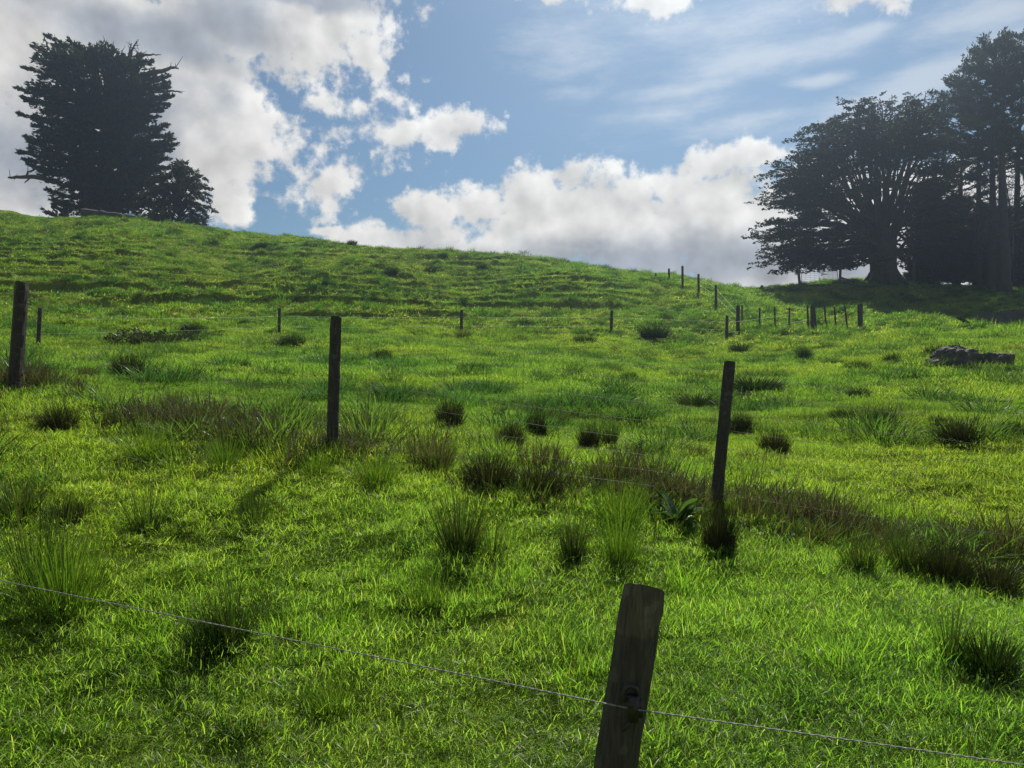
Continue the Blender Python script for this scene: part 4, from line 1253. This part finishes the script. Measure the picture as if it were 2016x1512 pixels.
def bare_tree():
    global R
    keep = R; R = np.random.RandomState(77)
    Y0 = 64
    base = at(1996, 575, Y0); base[2] = float(H(base[:1], base[1:2])[0])
    root = tree_root('bare_tree', base, 'leafless tree with fine branching twigs between the pines')
    wood = Tubes()

    def grow(p, d, L, r, lev):
        n = 5; P = [p]
        for i in range(n):
            d = d + R.normal(0, .10, 3) + [0, 0, .05]; d = d / np.linalg.norm(d); P.append(P[-1] + d * L / n)
        P = np.array(P); wood.add(P, np.linspace(r, r * .6, n + 1), 5 if lev < 3 else 3, cap=False)
        if lev < 5:
            for j in range(R.randint(2, 4)):
                q = P[R.randint(2, n + 1)]
                dd = d + R.normal(0, .42, 3); dd[2] = abs(dd[2]) * .8 + .2; dd /= np.linalg.norm(dd)
                grow(q, dd, L * R.uniform(.6, .8), r * .58, lev + 1)
    for j in range(4):
        grow(base + R.normal(0, .3, 3) * [1, 1, 0], np.array([R.normal(-.05, .2), R.normal(0, .2), 1.0]), 5.2, .17, 0)
    finish_tree(root, wood, None, M_BARK, None)
    R = keep


bare_tree()


def bushy(name, u0, vb_, vt, Y0, half_px, lab, seed, n=150, mat=M_HEDGE, grp=None, low=.03):
    global R
    keep = R; R = np.random.RandomState(seed)
    base = at(u0, vb_, Y0); base[2] = float(H(base[:1], base[1:2])[0])
    Ht = at(u0, vt, Y0)[2] - base[2]; hw = half_px * Y0 / F
    root = tree_root(name, base, lab, grp)
    wood, lv = Tubes(), Leaves()
    wood.add(np.array([base - [0, 0, .4], base + [.1, 0, Ht * .4], base + [-.1, .1, Ht * .85]]), [.4, .28, .06], 8)
    for i in range(n):
        q = low + (1 - low) * R.rand(); a = R.rand() * 6.283
        w = hw * (1 - max(0, (q - .55) / .5) ** 2) * R.uniform(.55, 1.05)
        if R.rand() < .4: w *= R.rand()
        z = base[2] + Ht * q
        o_ = np.array([base[0], base[1], base[2] + Ht * max(.05, q - .22)])
        tip = np.array([base[0] + math.cos(a) * w, base[1] + math.sin(a) * w * .8, z])
        B = bez(o_, (o_ + tip) / 2 + [0, 0, .25], tip, 7)
        wood.add(B, np.linspace(.06, .012, 7), 4)
        foliate(lv, B, np.linalg.norm(tip - o_), 4.6, 28, .30, .13, .25, (.5, 1.1), (20, 80), .4, .5, .05)
    finish_tree(root, wood, lv, M_BARK, mat)
    R = keep


HG = 'dense dark trees under the pines'
bushy('dense_tree', 1832, 560, 372, 63, 48, 'dense dark tree filling the gap right of the spreading tree', 501, 190, grp=HG)
bushy('dense_tree', 1882, 565, 395, 65, 44, 'dense dark tree between the spreading tree and the pine trunks', 502, 190, grp=HG, low=.10)
bushy('dense_tree', 1938, 570, 410, 68, 46, 'dense dark tree behind the bare pine trunks', 503, 170, grp=HG, low=.12)
bushy('dense_tree', 2000, 575, 420, 68, 44, 'dense dark tree at the right edge behind the pines', 504, 150, grp=HG, low=.12)
bushy('dense_tree', 2060, 590, 350, 60, 50, 'dense dark tree just outside the right edge', 505, 130, grp=HG)

# ------------------------------------------------------------------ sky
def build_world():
    w = bpy.data.worlds.new('World'); SC.world = w; w.use_nodes = True
    nt = w.node_tree; nt.nodes.clear(); L = nt.links
    out = N(nt, 'ShaderNodeOutputWorld')
    tc = N(nt, 'ShaderNodeTexCoord')
    sep = N(nt, 'ShaderNodeSeparateXYZ'); L.new(tc.outputs['Generated'], sep.inputs[0])

    def M(op, a, b=None, c=None, clamp=False):
        n = N(nt, 'ShaderNodeMath', operation=op); n.use_clamp = clamp
        for i, v in enumerate((a, b, c)):
            if v is None: continue
            if isinstance(v, (int, float)): n.inputs[i].default_value = v
            else: L.new(v, n.inputs[i])
        return n.outputs[0]
    az = M('ARCTAN2', sep.outputs[0], sep.outputs[1])
    el = M('ARCSINE', sep.outputs[2])
    cmb = N(nt, 'ShaderNodeCombineXYZ'); L.new(az, cmb.inputs[0]); L.new(el, cmb.inputs[1])
    P0 = cmb.outputs[0]

    def ae(u, v):
        d = ray(u, v); d = d / np.linalg.norm(d)
        return math.atan2(d[0], d[1]), math.asin(d[2])

    def noise(vec, scale, detail, rough, off=(0, 0, 0), stretch=(1, 1, 1), col=False, dist=0.0):
        mp = N(nt, 'ShaderNodeMapping'); mp.inputs['Location'].default_value = off; mp.inputs['Scale'].default_value = stretch
        L.new(vec, mp.inputs[0])
        n = N(nt, 'ShaderNodeTexNoise'); n.inputs['Scale'].default_value = scale; n.inputs['Detail'].default_value = detail; n.inputs['Roughness'].default_value = rough; n.inputs['Distortion'].default_value = dist
        L.new(mp.outputs[0], n.inputs[0])
        return n.outputs[1] if col else n.outputs[0]

    def warp(vec, scale, amt, detail=2):
        c = noise(vec, scale, detail, .6, (3.1, 1.7, 0), col=True)
        s = N(nt, 'ShaderNodeVectorMath', operation='MULTIPLY_ADD'); s.inputs[1].default_value = (amt, amt * .8, 0); s.inputs[2].default_value = (-amt / 2, -amt * .4, 0)
        L.new(c, s.inputs[0])
        a = N(nt, 'ShaderNodeVectorMath', operation='ADD'); L.new(vec, a.inputs[0]); L.new(s.outputs[0], a.inputs[1])
        return a.outputs[0]

    def blob(vec, u, v, rx, ry, rot=0, wgt=1.0):
        a, e = ae(u, v)
        mp = N(nt, 'ShaderNodeMapping'); mp.vector_type = 'TEXTURE'
        k = math.cos(a) ** 2                      # pixels to radians off axis
        mp.inputs['Location'].default_value = (a, e, 0); mp.inputs['Rotation'].default_value = (0, 0, rad(rot)); mp.inputs['Scale'].default_value = (rx / F * k, ry / F * math.cos(a), 1)
        L.new(vec, mp.inputs[0])
        ln = N(nt, 'ShaderNodeVectorMath', operation='LENGTH'); L.new(mp.outputs[0], ln.inputs[0])
        return M('MULTIPLY_ADD', ln.outputs['Value'], -wgt, wgt)

    def field(vec, blobs):
        acc = None
        for b in blobs:
            f = blob(vec, *b)
            acc = f if acc is None else M('SMOOTH_MAX', acc, f, .15)
        return M('MINIMUM', acc, .85)

    CUM = [  # cumulus: u, v, rx, ry, rotation, weight
        (140, 60, 480, 200, 0, 1.5), (490, 45, 350, 120, -8, 1.3), (690, 40, 150, 90), (400, 230, 195, 195, 0, 1.3), (330, 350, 155, 125, 0, 1.2), (90, 320, 270, 230, 0, 1.5), (480, 250, 110, 90), (440, 400, 60, 50), (720, 110, 70, 50, -30), (560, 130, 100, 60),
        (655, 200, 56, 44, -35, .62), (765, 190, 62, 18, -18, .42), (640, 272, 80, 28, 10, .5), (760, 262, 100, 30, 5, .45), (876, 252, 54, 48, 0, .85), (925, 246, 50, 24, 12, .65), (650, 362, 120, 50, 18, .72), (590, 325, 60, 44, 20, .5), (635, 405, 50, 36, 0, .5), (565, 290, 44, 54, 0, .5), (712, 228, 26, 44, 0, .4),
        (835, 420, 85, 42), (940, 410, 90, 60), (1060, 405, 150, 85, 0, 1.2), (1120, 350, 60, 42), (1180, 450, 380, 120, 4, 1.5), (1330, 375, 140, 62), (1400, 330, 90, 45), (1420, 468, 340, 148, 0, 1.6), (1560, 545, 420, 110, 0, 1.5), (760, 480, 220, 40, 5, 1.2), (1000, 500, 340, 40, 0, 1.4), (1500, 305, 68, 30), (1700, 460, 340, 160, 0, 1.4), (2000, 440, 260, 150),
        (1310, -8, 130, 34, 0, .8), (1710, -14, 150, 32, 0, .75), (1040, -14, 90, 14, 0, .7),
        (640, 452, 40, 14),
    ]
    Pw = warp(warp(P0, 7, .045), 26, .016)
    F1 = field(Pw, CUM)
    n1 = noise(P0, 12, 8, .60, (0, 0, 0)); n2 = noise(P0, 45, 4, .6, (5, 2, 0))
    nn = M('ADD', M('MULTIPLY_ADD', n1, 3.2, -1.62), M('MULTIPLY_ADD', n2, 1.5, -.75))
    dens = M('ADD', F1, nn)
    # generic broken cloud for the part of the sky behind the camera
    back = M('MULTIPLY_ADD', noise(tc.outputs['Generated'], 2.2, 4, .6), 3.0, -1.45)
    isb = N(nt, 'ShaderNodeMapRange'); isb.inputs['From Min'].default_value = .85; isb.inputs['From Max'].default_value = 1.15
    L.new(M('ABSOLUTE', az), isb.inputs[0])
    hi = N(nt, 'ShaderNodeMapRange'); hi.inputs['From Min'].default_value = .56; hi.inputs['From Max'].default_value = .8; L.new(el, hi.inputs[0])
    wb = M('MAXIMUM', isb.outputs[0], hi.outputs[0])
    mixd = N(nt, 'ShaderNodeMix', data_type='FLOAT'); L.new(wb, mixd.inputs[0]); L.new(dens, mixd.inputs[2]); L.new(back, mixd.inputs[3])
    dens = mixd.outputs[0]
    al = N(nt, 'ShaderNodeMapRange', interpolation_type='SMOOTHSTEP'); al.inputs['From Min'].default_value = -.08; al.inputs['From Max'].default_value = .50; L.new(dens, al.inputs[0])
    alpha = al.outputs[0]
    # shading: the side of each billow toward the sun is brighter, thick cores and bases greyer
    sa = rad(SUN_AZ); se = rad(SUN_EL)
    def soft(vec, off):
        v = N(nt, 'ShaderNodeVectorMath', operation='ADD'); v.inputs[1].default_value = off; L.new(vec, v.inputs[0])
        return noise(v.outputs[0], 12, 3, .5, (0, 0, 0))
    emb = M('SUBTRACT', soft(P0, (0, 0, 0)), soft(P0, (.010, .022, 0)))
    GREY = [(300, 85, 290, 60, -6), (470, 60, 130, 90, 0, .8), (60, 330, 210, 130, 0, .9), (330, 300, 60, 70, 0, .7), (620, 5, 200, 22, 0, .9), (1250, 525, 650, 75, 0, .95), (1150, 490, 330, 30, 0, .6), (440, 200, 60, 50, 0, .5), (260, 200, 200, 100, 0, .5)]
    Gf = field(Pw, GREY)
    gsum = M('ADD', Gf, M('MULTIPLY_ADD', noise(P0, 8, 5, .58, (7, 4, 0)), 1.5, -.75))
    gr = N(nt, 'ShaderNodeMapRange', interpolation_type='SMOOTHSTEP'); gr.inputs['From Min'].default_value = -.15; gr.inputs['From Max'].default_value = .75; L.new(gsum, gr.inputs[0])
    colm = N(nt, 'ShaderNodeMix', data_type='RGBA'); colm.inputs[6].default_value = (.425, .417, .402, 1); colm.inputs[7].default_value = (.205, .222, .252, 1)
    L.new(gr.outputs[0], colm.inputs[0])
    sh = M('MULTIPLY_ADD', emb, 1.5, 1.0)
    core = N(nt, 'ShaderNodeMapRange'); core.inputs['From Min'].default_value = .25; core.inputs['From Max'].default_value = 1.3; core.inputs['To Min'].default_value = 1.0; core.inputs['To Max'].default_value = .86; L.new(dens, core.inputs[0])
    sh = M('MULTIPLY', sh, core.outputs[0])
    colv = N(nt, 'ShaderNodeVectorMath', operation='SCALE'); L.new(colm.outputs[2], colv.inputs[0]); L.new(sh, colv.inputs['Scale'])
    # thin high cloud
    CIR = [(1520, 110, 230, 34, 4, .55), (1350, 172, 140, 20, 6, .5), (1610, 158, 80, 16, 0, .55), (1830, 165, 330, 46, 10, .7), (1700, 62, 70, 16, 0, .6), (1310, 225, 150, 26, 6, .4), (1960, 95, 130, 34, 8, .7), (1120, 80, 110, 60, 0, .35),
           (1700, 225, 190, 34, 6, .5), (1450, 40, 300, 40, 3, .35), (1500, 240, 200, 22, 4, .3), (1950, 30, 200, 50, 5, .5), (1130, 180, 60, 14, 0, .3)]
    Fc = field(warp(P0, 9, .03), CIR)
    ncv = noise(P0, 9, 5, .66, (2, 9, 0), (1, 3.4, 1))
    cs = M('ADD', Fc, M('MULTIPLY_ADD', ncv, 1.1, -.58))
    ca = N(nt, 'ShaderNodeMapRange', interpolation_type='SMOOTHSTEP'); ca.inputs['From Min'].default_value = -.22; ca.inputs['From Max'].default_value = .55; ca.inputs['To Max'].default_value = .55; L.new(cs, ca.inputs[0])
    sky = N(nt, 'ShaderNodeTexSky', sky_type='NISHITA'); sky.sun_disc = False; sky.sun_elevation = rad(SUN_EL); sky.sun_rotation = rad(SUN_AZ)
    sky.air_density = 1.0; sky.dust_density = .6; sky.ozone_density = 1.6
    bsky = N(nt, 'ShaderNodeBackground'); bsky.inputs['Strength'].default_value = .05; tn = N(nt, 'ShaderNodeMix', data_type='RGBA', blend_type='MULTIPLY'); tn.inputs[0].default_value = 1; tn.inputs[7].default_value = (.49, .62, .68, 1); L.new(sky.outputs[0], tn.inputs[6]); L.new(tn.outputs[2], bsky.inputs[0])
    bcir = N(nt, 'ShaderNodeBackground'); bcir.inputs[0].default_value = (.38, .395, .41, 1)
    m0 = N(nt, 'ShaderNodeMixShader'); L.new(ca.outputs[0], m0.inputs[0]); L.new(bsky.outputs[0], m0.inputs[1]); L.new(bcir.outputs[0], m0.inputs[2])
    bcl = N(nt, 'ShaderNodeBackground'); L.new(colv.outputs[0], bcl.inputs[0])
    m1 = N(nt, 'ShaderNodeMixShader'); L.new(alpha, m1.inputs[0]); L.new(m0.outputs[0], m1.inputs[1]); L.new(bcl.outputs[0], m1.inputs[2])
    L.new(m1.outputs[0], out.inputs[0])
    w.cycles.sampling_method = 'NONE'


build_world()

# ------------------------------------------------------------------ sun
sl = bpy.data.lights.new('sun', 'SUN'); sl.energy = 5.0; sl.angle = rad(.53); sl.color = (1.0, .94, .84)
so = bpy.data.objects.new('sun', sl); COL.objects.link(so)
sd = Vector((math.sin(rad(SUN_AZ)) * math.cos(rad(SUN_EL)), math.cos(rad(SUN_AZ)) * math.cos(rad(SUN_EL)), math.sin(rad(SUN_EL))))
so.rotation_euler = sd.to_track_quat('Z', 'Y').to_euler()
so.location = (20, 40, 60)

# ------------------------------------------------------------------ haze
HAZE = True
if HAZE:
    T = Tubes(); T.box((0, 45, 18), 260, 160, 46)
    m, nt, out = nodes_of('thin_haze')
    pv = N(nt, 'ShaderNodeVolumePrincipled'); pv.inputs['Density'].default_value = .00068; pv.inputs['Anisotropy'].default_value = .8; pv.inputs['Color'].default_value = (.58, .76, 1, 1)
    nt.links.new(pv.outputs[0], out.inputs['Volume'])
    hz = link('haze', T.mesh('haze', m, smooth=False)); tag(hz, 'thin bluish haze in the air over the pasture', 'haze', kind='stuff')

# ------------------------------------------------------------------ camera and render settings
cd = bpy.data.cameras.new('camera'); cd.sensor_width = 36; cd.lens = F / 2016 * 36; cd.clip_end = 9000; cd.clip_start = .02
co = bpy.data.objects.new('camera', cd); COL.objects.link(co)
co.location = EYE; co.rotation_euler = (math.pi / 2 - PITCH, 0, 0)
SC.camera = co
SC.view_settings.view_transform = 'Standard'; SC.view_settings.look = 'None'; SC.view_settings.exposure = 0.86; SC.view_settings.gamma = 1
SC.render.engine = 'CYCLES'
SC.cycles.max_bounces = 7; SC.cycles.diffuse_bounces = 3; SC.cycles.transmission_bounces = 4; SC.cycles.transparent_max_bounces = 8; SC.cycles.volume_bounces = 0
SC.cycles.use_denoising = True; SC.cycles.denoiser = 'OPENIMAGEDENOISE'; SC.cycles.denoising_input_passes = 'RGB_ALBEDO_NORMAL'; SC.cycles.denoising_prefilter = 'NONE'; SC.cycles.use_adaptive_sampling = True; SC.cycles.adaptive_threshold = .012
